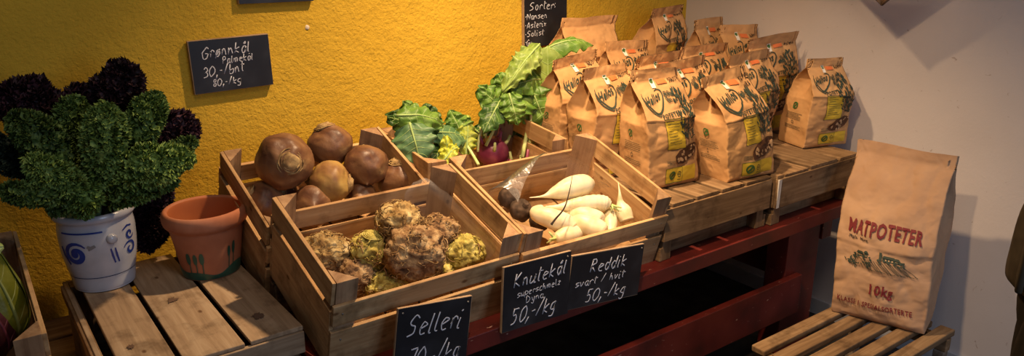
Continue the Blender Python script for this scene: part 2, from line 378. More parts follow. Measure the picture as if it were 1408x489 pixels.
def hw_width(txt, h, sx=1.0): return sum((GL[c][0] + .9) for c in txt) * h / 7 * sx

CHALKB = noisy('blackboard_face', [(.007, .007, .009), (.012, .012, .015), (.030, .032, .038)], (9, 14, 9), 6, .45, .4, 0)
CHALK = flat('white_chalk', (.62, .62, .66), .9, .1)
SIGNW = noisy('sign_plywood_edge', [(.30, .19, .11), (.42, .29, .18)], (40, 8, 40), 4, .7, .2, 0)
def sign(centre, wdt, hgt, roll, yaw, label, lines, seed, thick=.008, nails=((.06, .93), (.94, .93)), tiltx=0, worn=False):
    R = random.Random(seed)
    t = empty('chalkboard_sign', centre, (radians(tiltx), radians(-roll), radians(yaw))); tag(t, label, 'sign')
    b = MB(); b.box(-wdt / 2, wdt / 2, 0, thick - .001, -hgt / 2, hgt / 2, SIGNW, j=.0008, rnd=R); b.build('board', t, smooth=False, bevel=.0008)
    b = MB(); e = .0012; b.box(-wdt / 2 + e, wdt / 2 - e, -.0014, -.0012 + .0012, -hgt / 2 + e, hgt / 2 - e, CHALKB, j=.0006, rnd=R); face_ = b.build('black_face', t, smooth=False)
    b = MB()
    for (txt, u, v, h, W, rise, cw, shear) in lines:
        H = h * hgt; sx = W * wdt / hw_width(txt, H)
        for vs, fs in handwriting(txt, (u - .5) * wdt, (v - .5) * hgt, H, cw, R, shear, sx, rise):
            b.add([(x, -.0024, z) for x, z in vs], fs, CHALK)
    if b.v: b.build('chalk_writing', face_, solid=.0003)
    for (u, v) in nails:
        b = MB(); x = (u - .5) * wdt; z = (v - .5) * hgt; b.tube([(x, 0, z), (x, -.003, z)], .0021, NAIL, 10); b.build('screw', t)
    return t
sign((.6715, -.7455, .5195), .165, .150, -7.6, 0, 'black chalkboard reading Selleri 70,-/kg on the front of the celery root crate',
     [('Selleri', .13, .60, .26, .76, .0, .0026, .25), ('70,-/kg', .15, .14, .27, .74, .02, .0026, .25)], 1)
sign((.926, -.7455, .5455), .179, .146, -2.7, 0, 'black chalkboard reading Knutekål Superschmelz Dyna 50,-/kg between the two front crates',
     [('Knutekål', .14, .66, .20, .80, .03, .0025, .25), ('superschmelz', .20, .50, .095, .66, .03, .0016, .15), ('Dyna', .33, .38, .10, .28, .03, .0016, .1), ('50,-/kg', .12, .11, .22, .68, .03, .0027, .3)], 2, nails=((.94, .93),))
sign((1.1255, -.7455, .5255), .224, .126, -6.6, 0, 'black chalkboard reading Reddik svart/hvit 50,-/kg on the front of the radish crate',
     [('Reddik', .25, .64, .22, .52, .02, .0027, .25), ('svart / hvit', .08, .41, .13, .68, .02, .0019, .2), ('50,-/kg', .24, .10, .22, .56, .0, .0025, .25)], 3, nails=((.96, .93),), thick=.007)
sign((.5985, .082, .949), .199, .131, 1.2, 0, 'small black chalkboard reading Grønnkål Palmekål on the yellow wall above the kale',
     [('Grønnkål', .14, .66, .20, .62, .05, .0024, .2), ('Palmekål', .38, .52, .13, .40, .03, .0021, .15), ('30,-/bnt', .13, .30, .18, .52, .05, .0023, .15), ('80,-/kg', .23, .11, .13, .36, .03, .0022, .15)], 4, nails=(), thick=.016)
sign((.730, .084, 1.1555), .196, .125, -.5, 0, 'black chalkboard on the yellow wall cut off by the top edge of the photo',
     [], 5, nails=(), thick=.014)
t = sign((1.6155, .084, 1.014), .178, .205, 1.0, 0, 'tall black chalkboard listing potato varieties on the yellow wall beside the potato bags',
     [('Sorter:', .12, .575, .12, .64, .0, .0024, .15), ('.Nansen', .02, .44, .09, .52, .0, .0022, .1), ('.Asterix', .02, .305, .09, .50, .02, .0022, .1), ('.Solist', .02, .17, .09, .44, .02, .0022, .1), ('.Gu', .02, .04, .09, .15, 0, .0022, .1)], 6, nails=(), thick=.014)
# chip in the plaster
b = MB(); b.tube([(0.8096, 0.0995, 1.0239), (0.8092, 0.0985, 1.0240)], [.007, .006], flat('chipped_plaster', (.75, .62, .45), .9), 9); o = b.build('plaster_chip'); o['kind'] = 'structure'; o.name = 'trim_1'

# ------------------------------------------------------------------ paper bags
def paper(name, c0, c1):
    m, nt, b = mat(name, .75, .15)
    mp = mapping(nt, (1, 1, 1)); n = N(nt, 'ShaderNodeTexNoise', Scale=14.0, Detail=6); nt.links.new(mp.outputs[0], n.inputs['Vector'])
    r = ramp(nt, [(.3, c0), (.7, c1)]); nt.links.new(n.outputs['Fac'], r.inputs[0]); nt.links.new(r.outputs[0], b.inputs['Base Color'])
    v = N(nt, 'ShaderNodeTexVoronoi', Scale=22.0, feature='SMOOTH_F1'); v.inputs['Smoothness'].default_value = .35
    n2 = N(nt, 'ShaderNodeTexNoise', Scale=9.0, Detail=3); nt.links.new(mp.outputs[0], n2.inputs['Vector'])
    ad = N(nt, 'ShaderNodeMix', data_type='RGBA'); ad.inputs[0].default_value = .22
    nt.links.new(mp.outputs[0], ad.inputs[6]); nt.links.new(n2.outputs['Color'], ad.inputs[7]); nt.links.new(ad.outputs[2], v.inputs['Vector'])
    addbump(nt, b, v.outputs['Distance'], .5, .006)
    return m
PAPER = paper('brown_kraft_paper', (.46, .245, .100), (.56, .315, .135))
PAPER2 = paper('large_sack_paper', (.36, .215, .125), (.43, .265, .155))
INK = flat('dark_green_ink', (.035, .05, .035), .7); BRN = flat('dark_brown_ink', (.085, .035, .015), .7); YLB = flat('yellow_label_print', (.62, .42, .035), .6)
ORG = flat('orange_sticker', (.62, .16, .05), .5); GRN = flat('green_mark', (.05, .12, .03), .6); BLK = flat('black_marker', (.02, .016, .014), .6)
WTL = flat('white_tag', (.7, .66, .58), .6); REDINK = flat('dark_red_ink', (.16, .018, .02), .7); PAP_L = flat('bare_paper_print', (.50, .31, .16), .7)
def nz(p, k, s): return noise.noise(Vector((p[0] * k + s, p[1] * k - s * .7, p[2] * k + s * 1.3)))
class Bag:
    def __init__(s, base, yaw, w, d, rl, rr, seed, amp=.004, t0=.60, t1=.90, gus=1.0, bulge=.12):
        s.B = Vector(base); a = radians(yaw); s.A0 = Vector((cos(a), sin(a), 0)) * w / 2; s.N0 = Vector((sin(a), -cos(a), 0))
        s.RL = Vector(rl); s.RR = Vector(rr); s.RC = (s.RL + s.RR) / 2; s.AR = (s.RR - s.RL) / 2
        hr = Vector((s.AR.x, s.AR.y, 0)).normalized(); s.NR = Vector((hr.y, -hr.x, 0))
        s.w = w; s.d = d; s.seed = seed; s.amp = amp; s.t0 = t0; s.t1 = t1; s.gus = gus; s.bulge = bulge; s.H = s.RC.z - s.B.z
        R = random.Random(seed); s.fold = R.uniform(-.004, .010)
    def hd(s, t):
        if t < .03: return s.d / 2 * (.93 + .07 * t / .03)
        if t < s.t0: return s.d / 2
        q = min((t - s.t0) / (s.t1 - s.t0), 1); return s.d / 2 * (1 - q) ** .9 * (1 + .10 * sin(pi * q)) + .0035
    def pt(s, face, u, t, off=0.0):
        """face f/b: u in -1..1 left to right;  face l/r: u in -1..1 from front to back"""
        def raw(u, t):
            k = t ** 1.6; A = s.A0.lerp(s.AR, k) ; Cn = s.B.lerp(s.RC, t); Cn.x = s.B.x + (s.RC.x - s.B.x) * t ** 1.3; Cn.y = s.B.y + (s.RC.y - s.B.y) * t ** 1.3
            Nn = s.N0.lerp(s.NR, t).normalized(); h = s.hd(t); Z = Vector((0, 0, 1))
            env = sin(pi * min(max(t / s.t1, 0), 1)) ** .6 if t < s.t1 else 0
            if face in 'fb':
                sg = 1 if face == 'f' else -1
                cr_ = 1.0
                y = h + s.bulge * s.d * env * (1 - u * u) * (1.0 - .35 * t)
                P = Cn + A * u * cr_ + Nn * (y * sg)
            else:
                sg = 1 if face == 'r' else -1
                g = s.gus * min(s.d * .5, .06) * max(0, min(1, (t - .55) / .33)) ** .8
                out = .05 * s.d * env * (1 - u * u) * max(0, 1 - t / .55)
                x = A.length * 1.0
                P = Cn + A * sg * (1 - (g * (1 - abs(u)) - out) / max(x, .001)) + Nn * (h * -u)
            am = s.amp * min(1, t / .06 + .25) * (1.0 if t < s.t1 else .6)
            q = P - s.B
            v = nz(q, 11, s.seed) * 1.0 + (abs(nz(q, 15, s.seed + 5)) - .25) * 2.3 + (abs(nz((q[0], q[1], q[2] * 1.8), 34, s.seed + 9)) - .2) * .55
            v2 = nz(q, 13, s.seed + 20)
            P = P + Nn * (v * am * (1 if face != 'b' else 1)) + A.normalized() * (v2 * am * .9) + Vector((0, 0, 1)) * (nz(q, 10, s.seed + 31) * am * min(1, t * 3))
            if P.z < s.B.z + .0005: P.z = s.B.z + .0005
            return P
        if not off: return raw(u, t)
        e = .02; a = raw(u + e, t) - raw(u - e, t); c = raw(u, min(t + e, 1)) - raw(u, max(t - e, 0)); n = a.cross(c).normalized()
        return raw(u, t) + n * off
    def body(s, m, name='paper_bag'):
        b = MB(); nt_ = 90
        for f, n in (('f', 56), ('r', 20), ('b', 20), ('l', 28)):
            def fn(i, j, f=f):
                if f == 'f': return s.pt('f', 2 * i - 1, j)
                if f == 'r': return s.pt('r', 2 * i - 1, j)
                if f == 'b': return s.pt('b', 1 - 2 * i, j)
                return s.pt('l', 1 - 2 * i, j)
            b.grid(fn, n, nt_, m)
        # bottom
        b.add([s.pt('f', -1, 0), s.pt('f', 1, 0), s.pt('b', 1, 0), s.pt('b', -1, 0)], [(0, 3, 2, 1)], m)
        bm = bmesh.new(); me = bpy.data.meshes.new(name); me.from_pydata(b.v, [], b.f); bm.from_mesh(me); bmesh.ops.remove_doubles(bm, verts=bm.verts, dist=.0012)
        for f_ in bm.faces: f_.smooth = True
        bm.to_mesh(me); bm.free(); me.materials.append(m)
        o = bpy.data.objects.new(name, me); C.objects.link(o); return o

def ell(cx, cy, rx, ry, n=14, rot=0, hole=0, jit=0, R=random):
    vs = []; fs = []
    ps = [(cos(2 * pi * k / n) * rx * (1 + R.uniform(-jit, jit)), sin(2 * pi * k / n) * ry * (1 + R.uniform(-jit, jit))) for k in range(n)]
    ps = [(x * cos(rot) - y * sin(rot), x * sin(rot) + y * cos(rot)) for x, y in ps]
    if hole:
        vs = [(cx + x, cy + y) for x, y in ps] + [(cx + x * hole, cy + y * hole) for x, y in ps]
        fs = [(k, (k + 1) % n, n + (k + 1) % n, n + k) for k in range(n)]
    else:
        vs = [(cx, cy)] + [(cx + x, cy + y) for x, y in ps]; fs = [(0, 1 + k, 1 + (k + 1) % n) for k in range(n)]
    return vs, fs
def rect(x0, x1, y0, y1, n=8, m=6):
    vs = [(x0 + (x1 - x0) * i / n, y0 + (y1 - y0) * j / m) for j in range(m + 1) for i in range(n + 1)]
    return vs, [(j * (n + 1) + i, j * (n + 1) + i + 1, (j + 1) * (n + 1) + i + 1, (j + 1) * (n + 1) + i) for j in range(m) for i in range(n)]
def ribbon(pts, wd, taper=False):
    vs = []; fs = []; n = len(pts)
    for i in range(n):
        a = pts[max(i - 1, 0)]; b = pts[min(i + 1, n - 1)]; dx, dy = b[0] - a[0], b[1] - a[1]; L = max(sqrt(dx * dx + dy * dy), 1e-9)
        ww = wd / 2 * (sin(pi * (i + .5) / n) ** .5 if taper else 1); vs += [(pts[i][0] - dy / L * ww, pts[i][1] + dx / L * ww), (pts[i][0] + dy / L * ww, pts[i][1] - dx / L * ww)]
    return vs, [(2 * i, 2 * i + 1, 2 * i + 3, 2 * i + 2) for i in range(n - 1)]
def leaf2(x, y, L, W, a):
    pts = [(0, 0), (.25, .42), (.55, .5), (.8, .3), (1, 0), (.8, -.3), (.55, -.5), (.25, -.42)]
    vs = [(x + cos(a) * p * L - sin(a) * q * W, y + sin(a) * p * L + cos(a) * q * W) for p, q in pts]
    return vs, [(0, 1, 2, 3), (0, 3, 4, 5), (0, 5, 6, 7)]

def fine(vs, fs, L):
    """split long triangles so that print follows the creased paper"""
    V = [tuple(v) for v in vs]; out = []; st = []; cache = {}
    for f in fs:
        for i in range(1, len(f) - 1): st.append((f[0], f[i], f[i + 1]))
    def d(a, b_): return (V[a][0] - V[b_][0]) ** 2 + (V[a][1] - V[b_][1]) ** 2
    while st:
        a, b_, c = st.pop(); e = [(d(a, b_), a, b_, c), (d(b_, c), b_, c, a), (d(c, a), c, a, b_)]; m = max(e)
        if m[0] > L * L:
            _, p, q_, r_ = m; k = (min(p, q_), max(p, q_))
            if k not in cache: V.append(((V[p][0] + V[q_][0]) / 2, (V[p][1] + V[q_][1]) / 2)); cache[k] = len(V) - 1
            n = cache[k]; st.append((p, n, r_)); st.append((n, q_, r_))
        else: out.append((a, b_, c))
    return V, out
def small_bag(label, base, yaw, w, d, rl, rr, seed, note='SOLIST', full=2, side='l', plain=False, amp=.0054):
    """full: 2 = everything, 1 = upper half in view, 0 = blank back"""
    R = random.Random(seed)
    g = Bag(base, yaw, w, d, rl, rr, seed, amp=amp); o = g.body(PAPER, 'potato_bag'); tag(o, label, 'paper bag', 'small paper potato bags')
    if plain: return o
    S = w / g.H   # unit conversions: u spans w, v spans H.  work in units of w: x in -.5..+.5, y in 0..H/w
    def put(b, shape, m, off=.0013, face='f'):
        vs, fs = fine(shape[0], shape[1], .035)
        if m is not YLB: off = off * 1.5 + .0003
        if face == 'f': P = [g.pt('f', max(-1, min(1, x * 2)), max(0, min(1, y * S)), off) for x, y in vs]
        else: P = [g.pt('l', max(-1, min(1, -x * 2 * w / d)), max(0, min(1, y * S)), -off) for x, y in vs]
        b.add(P, fs, m)
    h = 1 / S
    def Y(v): return v * h
    # sticker + tag
    b = MB(); put(b, rect(-.02, .17, Y(.870), Y(.905), 4, 2), ORG, .0016); b.build('orange_sticker', o)
    b = MB(); put(b, ell(-.10, Y(.90), .032, .036), GRN, .0018); put(b, rect(-.135, -.06, Y(.845), Y(.925), 2, 2), WTL, .0013); b.build('round_green_mark', o)
    # note in marker
    b = MB(); nt2 = note.split(' ')
    for i, s_ in enumerate(nt2):
        H_ = .052; y = Y(.875) - i * .085; x0 = .22 if len(nt2) == 1 else .25
        for sh in handwriting(s_, x0, y, H_, .010, R, .15, .21 / hw_width(s_, H_), .12): put(b, sh, BLK)
    b.build('marker_note', o)
    # logo
    b = MB()
    heart = cr([(-.42, Y(.785)), (-.40, Y(.74)), (-.34, Y(.70)), (-.24, Y(.655)), (-.12, Y(.70)), (-.03, Y(.77)), (-.02, Y(.815)), (-.06, Y(.835)), (-.14, Y(.825))], 5)
    put(b, ribbon(heart, .024, True), INK); heart2 = cr([(-.41, Y(.815)), (-.43, Y(.75)), (-.37, Y(.685)), (-.24, Y(.635)), (-.2, Y(.66))], 5); put(b, ribbon(heart2, .018, True), INK)
    vs, fs = text2d('Helios', .035, .25, 1.12); put(b, ([(-.40 + x * .33, Y(.735) + y * .125 + (x - .5) * .085) for x, y in vs], fs), INK)
    vs, fs = text2d('POTETER', .03, 0, 1.12); put(b, ([(-.20 + x * .36, Y(.622) + y * .062 + (x - .5) * .03) for x, y in vs], fs), INK)
    b.build('printed_logo', o)
    # plant print
    b = MB()
    x, y = .27, Y(.40)
    for k in range(120):
        t_ = (k + .5) / 120; yy = Y(.41) + t_ * Y(.40); xx = .30 - .05 * t_ + R.uniform(-1, 1) * (.08 + .10 * sin(pi * min(1, t_ * 1.05)))
        a = atan2(yy - y, (xx - .27)) + R.uniform(-.6, .6); put(b, leaf2(xx, yy, R.uniform(.045, .075), R.uniform(.022, .036), a), INK, .0020 + .0001 * (k % 3))
    put(b, ribbon([(.27, Y(.38)), (.29, Y(.5)), (.27, Y(.62)), (.26, Y(.78))], .014), INK)
    for k in range(11):
        cx, cy = .07 + R.uniform(-.05, .09), Y(.775) + R.uniform(-.07, .07)
        put(b, ell(cx, cy, .026, .026, 10, 0, .68), INK); put(b, ell(cx, cy, .009, .009, 6), INK)
    b.build('plant_print', o)
    if full < 2: 
        b = MB(); put(b, rect(-.19, .17, Y(.52), Y(.61), 6, 3), YLB, .0011); b.build('yellow_label', o); return o
    # yellow label
    b = MB(); put(b, rect(-.19, .19, Y(.34), Y(.61), 6, 8), YLB, .0011)
    for x0_, x1_, y0_, y1_ in ((-.195, .175, .609, .613), (-.195, .195, .336, .340), (-.195, -.187, .338, .612), (.188, .196, .338, .612)): put(b, rect(x0_, x1_, Y(y0_), Y(y1_), 5, 2), INK, .0013)
    for k in range(9):
        v = .59 - k * .024 - (k > 2) * .008; put(b, rect(-.165 + R.uniform(0, .02), R.uniform(-.02, .145), Y(v), Y(v) + .006, 5, 1), INK, .0015)
    b.build('yellow_label', o)
    # potatoes
    b = MB(); put(b, ell(.20, Y(.285), .28, .115, 22, .35, 0, .07, R), BRN, .0018)
    for k in range(26):
        a = R.uniform(0, 2 * pi); r_ = sqrt(R.random()); px = cos(a) * r_ * .235; py = sin(a) * r_ * .082
        q = (px * cos(.35) - py * sin(.35), px * sin(.35) + py * cos(.35))
        put(b, ell(.22 + q[0], Y(.285) + q[1], R.uniform(.022, .034), R.uniform(.016, .023), 9, R.uniform(0, 3)), PAP_L if k % 3 else BRN, .0021 + .00006 * k)
    b.build('potato_print', o)
    # yellow strip with marks
    b = MB(); put(b, rect(-.22, .42, Y(.045), Y(.175), 12, 4), YLB, .0011)
    put(b, ell(-.09, Y(.11), .068, .068, 18, 0, .66), GRN, .0015); put(b, ribbon([(-.135, Y(.11) - .05), (-.045, Y(.11) + .05)], .03), GRN, .0016)
    put(b, ell(.06, Y(.115), .036, .044, 14, 0, .8), INK, .0015); put(b, rect(.035, .085, Y(.11), Y(.116), 2, 1), INK, .0015); put(b, rect(.03, .09, Y(.065), Y(.07), 2, 1), INK, .0015)
    for x0_, x1_, y0_, y1_ in ((-.225, .12, .174, .178), (-.225, .12, .042, .046), (-.226, -.22, .044, .176), (.118, .124, .044, .176)): put(b, rect(x0_, x1_, Y(y0_), Y(y1_), 5, 2), GRN, .0014)
    for k in range(3): put(b, rect(-.21, -.05, Y(.205 + k * .013), Y(.209 + k * .013), 4, 1), INK, .0013)
    b.build('yellow_strip', o)
    # side panel
    b = MB(); c = -.02
    put(b, ell(c, Y(.46), .055, .062, 16, 0, .66), GRN, .0015, 'l'); put(b, ribbon([(c - .04, Y(.46) - .05), (c + .04, Y(.46) + .05)], .022), GRN, .0015, 'l')
    for k in range(9):
        if k == 5: continue
        v = .375 - k * .016 - (k > 4) * .05; put(b, rect(-.20, R.uniform(.12, .2), Y(v), Y(v + .004), 4, 1), INK, .0013, 'l')
    put(b, ell(c, Y(.275), .022, .034, 10, 0, .7), INK, .0014, 'l')
    b.build('side_print', o)
    return o

SB = [
 ('brown paper potato bag marked SOLIST, front of the group beside the radish crate', (1.495, -.552, .634), -7, .165, .12, (1.412, -.505, .930), (1.560, -.530, .927), 1, 'SOLIST', 2, {}),
 ('brown paper potato bag marked MATS MIRA, right one of the two front bags', (1.712, -.630, .634), -6, .175, .12, (1.600, -.585, .899), (1.800, -.560, .915), 2, 'MATS MIRA', 2, {}),
 ('brown paper potato bag marked SOLIST, directly behind left of the front SOLIST bag', (1.440, -.405, .634), -8, .175, .115, (1.352, -.400, .924), (1.530, -.375, .921), 3, 'SOLIST', 2, {}),
 ('brown paper potato bag marked SOLIST, leftmost one next to the green leaves', (1.455, -.235, .634), -8, .175, .115, (1.375, -.250, .927), (1.555, -.225, .940), 4, 'SOLIST', 2, {}),
 ('brown paper potato bag marked MATS MIRA behind the leftmost one, half hidden', (1.765, -.135, .634), 0, .19, .11, (1.700, -.115, .938), (1.885, -.115, .932), 5, 'MATS MIRA', 1, {}),
 ('brown paper bag with its blank back turned out, near the varieties chalkboard', (1.645, -.020, .717), 0, .20, .11, (1.600, -.020, 1.009), (1.835, -.020, 1.006), 6, '', 0, dict(plain=True)),
 ('dark brown paper potato bag highest of the group, in front of the wall corner', (2.045, .020, .717), 4, .17, .11, (1.975, -.050, 1.021), (2.135, -.040, 1.026), 7, 'Asterix', 1, {}),
 ('brown paper potato bag second highest, right of the highest one by the white wall', (2.205, -.115, .634), 0, .16, .10, (2.110, -.115, .979), (2.255, -.115, .984), 8, 'Asterix', 1, {}),
 ('level topped brown paper potato bag at the white wall, behind the tilted one', (2.205, -.235, .634), 0, .17, .10, (2.150, -.195, .968), (2.290, -.240, .968), 9, 'Asterix', 1, {}),
 ('brown paper potato bag in the middle, its plant print showing over the front bags', (1.960, -.270, .634), 0, .185, .11, (1.863, -.280, .926), (2.085, -.280, .924), 10, 'Asterix', 1, {}),
 ('brown paper potato bag of which only a strip shows behind the front SOLIST bag', (1.700, -.285, .634), 0, .18, .10, (1.640, -.310, .917), (1.850, -.300, .921), 11, 'SOLIST', 1, {}),
 ('brown paper potato bag marked MATS MIRA, right behind the front SOLIST bag', (1.690, -.440, .634), -4, .185, .11, (1.580, -.445, .920), (1.790, -.430, .928), 12, 'MATS MIRA', 2, {}),
 ('brown paper potato bag partly hidden behind the front MATS MIRA bag, to its right', (1.965, -.440, .633), -2, .18, .11, (1.885, -.450, .919), (2.085, -.440, .922), 13, 'Asterix', 2, {}),
 ('tall brown paper potato bag leaning beside the white wall, top edge rising to the right', (2.175, -.350, .633), -6, .18, .10, (2.035, -.400, .949), (2.245, -.430, .965), 14, 'Asterix', 2, {}),
 ('brown paper potato bag standing alone at the right end of the crates', (2.185, -.560, .633), -16, .165, .125, (2.105, -.565, .903), (2.215, -.610, .904), 15, 'Asterix', 2, dict(amp=.0065)),
]
for (label, base, yaw, w_, d_, rl, rr, seed, note, full, kw) in SB:
    small_bag(label, base, yaw, w_, d_, rl, rr, seed, note, full, **kw)

# ------------------------------------------------------------------ big sack
g = Bag((2.030, -.937, .239), -72.2, .238, .17, (2.085, -.765, .700), (2.115, -1.028, .700), 42, amp=.0058, t0=.45, t1=.93, bulge=.16)
sack = g.body(PAPER2, 'potato_sack'); tag(sack, 'large brown paper sack printed MATPOTETER 10 kg standing on the low slatted stool', 'sack')
S = .238 / g.H; h = 1 / S
def putb(b, shape, m, off=.0036):
    vs, fs = fine(shape[0], shape[1], .03); b.add([g.pt('f', max(-1, min(1, x * 2)), max(0, min(1, y * S)), off) for x, y in vs], fs, m)
def tx(b, s_, x0, x1, v, hh, slope=0, m=REDINK, bold=.02):
    vs, fs = text2d(s_, bold * .8, 0, 1.14); putb(b, ([(x0 + x * (x1 - x0), v * h + y * hh + (x - .5) * slope) for x, y in vs], fs), m)
b = MB(); tx(b, 'MATPOTETER', -.38, .38, .515, .155, 0, bold=.04); b.build('name_print', sack)
b = MB(); tx(b, '10kg', -.10, .16, .170, .150, bold=.035); b.build('weight_print', sack)
b = MB(); tx(b, 'KLASSE 1 SPESIALSORTERTE', -.44, .36, .10, .062, 0, bold=.03); b.build('grade_print', sack)
b = MB(); R = random.Random(4)
for sh in handwriting('Mats  Mira', -.36, .485 * h, .035, .006, R, .15, .22 / hw_width('Mats  Mira', .035)): putb(b, sh, BLK)
b.build('marker_note', sack)
b = MB(); y0 = .36 * h
for (x, w__, hh) in ((-.25, .07, .035), (-.17, .04, .05), (.03, .12, .035), (.14, .05, .03)):
    putb(b, rect(x, x + w__, y0 + .06, y0 + .06 + hh, 3, 2), INK, .0012); putb(b, ([(x - .01, y0 + .06 + hh), (x + w__ + .01, y0 + .06 + hh), (x + w__ - .01, y0 + .09 + hh), (x + .01, y0 + .09 + hh)], [(0, 1, 2, 3)]), INK)
    for k in range(3): putb(b, rect(x + w__ * (.2 + .25 * k), x + w__ * (.3 + .25 * k), y0 + .07, y0 + .085, 1, 1), PAP_L, .0016)
putb(b, rect(-.008, .02, y0 + .06, y0 + .16, 1, 3), INK)
for k in range(30):
    x = R.uniform(-.34, .25); putb(b, ell(x, y0 + .05 + R.uniform(-.02, .03), R.uniform(.008, .022), R.uniform(.006, .014), 7, 0, 0, .3, R), INK)
for k in range(16):
    x = -.20 + k * .028; putb(b, ribbon([(x, y0 + .04), (x + .06 + k * .004, y0 - .04 - (k % 3) * .012), (x + .10 + k * .004, y0 - .07)], .005), INK)
for k in range(40):
    x, y = -.33 + R.gauss(.03, .04), y0 - .02 + R.gauss(0, .025); putb(b, leaf2(x, y, .03, .012, R.uniform(0, 6.2)), INK)
for k in range(14):
    x, y = -.12 + R.gauss(0, .02), y0 - .005 + R.gauss(0, .02); putb(b, ell(x, y, .013, .010, 8, 0, .5), INK)
b.build('farm_print', sack)

# ------------------------------------------------------------------ low slatted stool
st = empty('slatted_stool', (1.58, -.825, 0)); tag(st, 'low slatted wooden stool under the large potato sack', 'stool')
for k in range(5):
    y = -.030 - k * .060
    part('slat', st, [(0 + (k % 3) * .003, .512, y - .014, y + .026, .218, .236)], OX, .003, .001)
for xx in (.012, .47):
    part('crossbar', st, [(xx, xx + .026, -.285, -.008, .180, .217)], OY, .002)
for xx in (.012, .468):
    for yy in (-.282, -.040): part('leg', st, [(xx, xx + .028, yy, yy + .028, 0, .1795)], GX, .002)
# ------------------------------------------------------------------ vegetables
RUT = noisy('rutabaga_skin', [(.045, .018, .010), (.13, .055, .026), (.21, .105, .045), (.40, .25, .10)], (13, 13, 13), 9, .45, .4, .5, .004, (45, 45, 45), .8)
RUTY = noisy('yellow_rutabaga_skin', [(.13, .05, .02), (.24, .12, .04), (.40, .25, .07), (.50, .34, .10)], (14, 14, 14), 7, .5, .4, .35, .003, (60, 60, 60), .4)
RUTD = noisy('rutabaga_crown', [(.10, .05, .02), (.30, .19, .08), (.48, .34, .15)], (60, 60, 60), 5, .7, .2, .6, .003)
CEL = noisy('celery_root_skin', [(.10, .050, .020), (.28, .17, .06), (.46, .33, .14), (.60, .48, .26)], (38, 38, 38), 8, .8, .15, .8, .004, (110, 110, 110), .8)
CELG = noisy('green_celery_root_skin', [(.12, .07, .02), (.34, .27, .06), (.52, .44, .12), (.62, .54, .24)], (42, 42, 42), 8, .8, .15, .8, .004, (120, 120, 120), .8)
CELB = noisy('brown_celery_root_skin', [(.07, .035, .018), (.20, .11, .05), (.36, .23, .11), (.50, .37, .20)], (42, 42, 42), 8, .8, .15, .8, .004, (120, 120, 120), .8)
HAIR = noisy('root_hair', [(.16, .08, .03), (.42, .28, .12)], (50, 50, 50), 3, .8, .1, 0)
WRD = noisy('white_radish_skin', [(.62, .50, .24), (.76, .66, .42), (.82, .76, .56)], (26, 26, 26), 4, .42, .4, .1, .001, None, 0, .15)
BRD = noisy('black_radish_skin', [(.030, .020, .014), (.07, .045, .03), (.14, .09, .06)], (60, 60, 60), 6, .8, .2, .5, .002)
PUR = noisy('purple_kohlrabi_skin', [(.13, .015, .045), (.22, .03, .08), (.34, .09, .13)], (25, 25, 25), 5, .4, .5, .15, .002)
PGR = noisy('pale_green_stem', [(.30, .40, .10), (.50, .58, .22), (.62, .66, .34)], (30, 30, 30), 4, .5, .35, .1, .001)

def frame_axis(ax):
    ax = Vector(ax).normalized(); u = ax.cross(Vector((0, 0, 1)));
    if u.length < .05: u = ax.cross(Vector((1, 0, 0)))
    u.normalize(); return ax, u, ax.cross(u)
def root_veg(name, label, cat, group, c, ax, r, prof, m, seed, lump=.05, nseg=36, crown=None, flatten=(1, 1)):
    ax, u, v = frame_axis(ax); c = Vector(c); b = MB(); P = cr([tuple(p) for p in prof], 5)
    def fn(i, j):
        k = j * (len(P) - 1); a = int(min(k, len(P) - 2)); q = k - a; s_ = P[a][0] * (1 - q) + P[a + 1][0] * q; rr = max(P[a][1] * (1 - q) + P[a + 1][1] * q, .001)
        th = 2 * pi * i; d = u * cos(th) * flatten[0] + v * sin(th) * flatten[1]; p = d * rr + ax * s_
        q2 = p * 1.6 + Vector((seed * 3.1, seed, -seed)); n_ = noise.noise(q2) * lump * 1.4 + noise.noise(q2 * 2.7) * lump * .5
        return p * (1 + n_) * r
    b.grid(fn, nseg, len(P) - 1, m, True)
    n0 = len(b.v) - nseg; b.f.append(tuple(range(n0, n0 + nseg))); b.m.append(0); b.f.append(tuple(range(nseg))[::-1]); b.m.append(0)
    o = b.build(name); o.location = c; tag(o, label, cat, group)
    if crown:
        s0, rc, mc = crown; b = MB(); R = random.Random(seed)
        for k in range(5):   # leaf scar rings
            rr = rc * (1.25 - .16 * k) * r; zz = (s0 + .015 + .035 * k) * r
            ring = [ax * (zz + .01 * r * sin(5 * t + k)) + (u * cos(t) + v * sin(t)) * rr * (1 + .06 * sin(3 * t + k * 2)) for t in [2 * pi * q / 24 for q in range(25)]]
            b.tube(ring, .028 * r, mc, 5, False)
        ring = lambda rr, zz: [ax * zz * r + (u * cos(t) + v * sin(t)) * rr * r * (1 + .08 * sin(4 * t + seed)) for t in [2 * pi * q / 20 for q in range(20)]]
        rs = [ring(rc * 1.25, s0 - .05), ring(rc * .8, s0 + .13), ring(rc * .66, s0 + .20), ring(rc * .3, s0 + .17)]; vs = [p for r_ in rs for p in r_]
        b.add(vs, [(a * 20 + k, a * 20 + (k + 1) % 20, (a + 1) * 20 + (k + 1) % 20, (a + 1) * 20 + k) for a in range(3) for k in range(20)] + [tuple(60 + k for k in range(20))], mc)
        b.build('crown', o)
    return o
PR = [(-1.12, .03), (-1.02, .10), (-.90, .30), (-.62, .74), (-.25, .97), (.15, 1.0), (.50, .86), (.74, .60), (.86, .38), (.90, .30)]
cam_dir = Vector((-.55, -.72, .42))
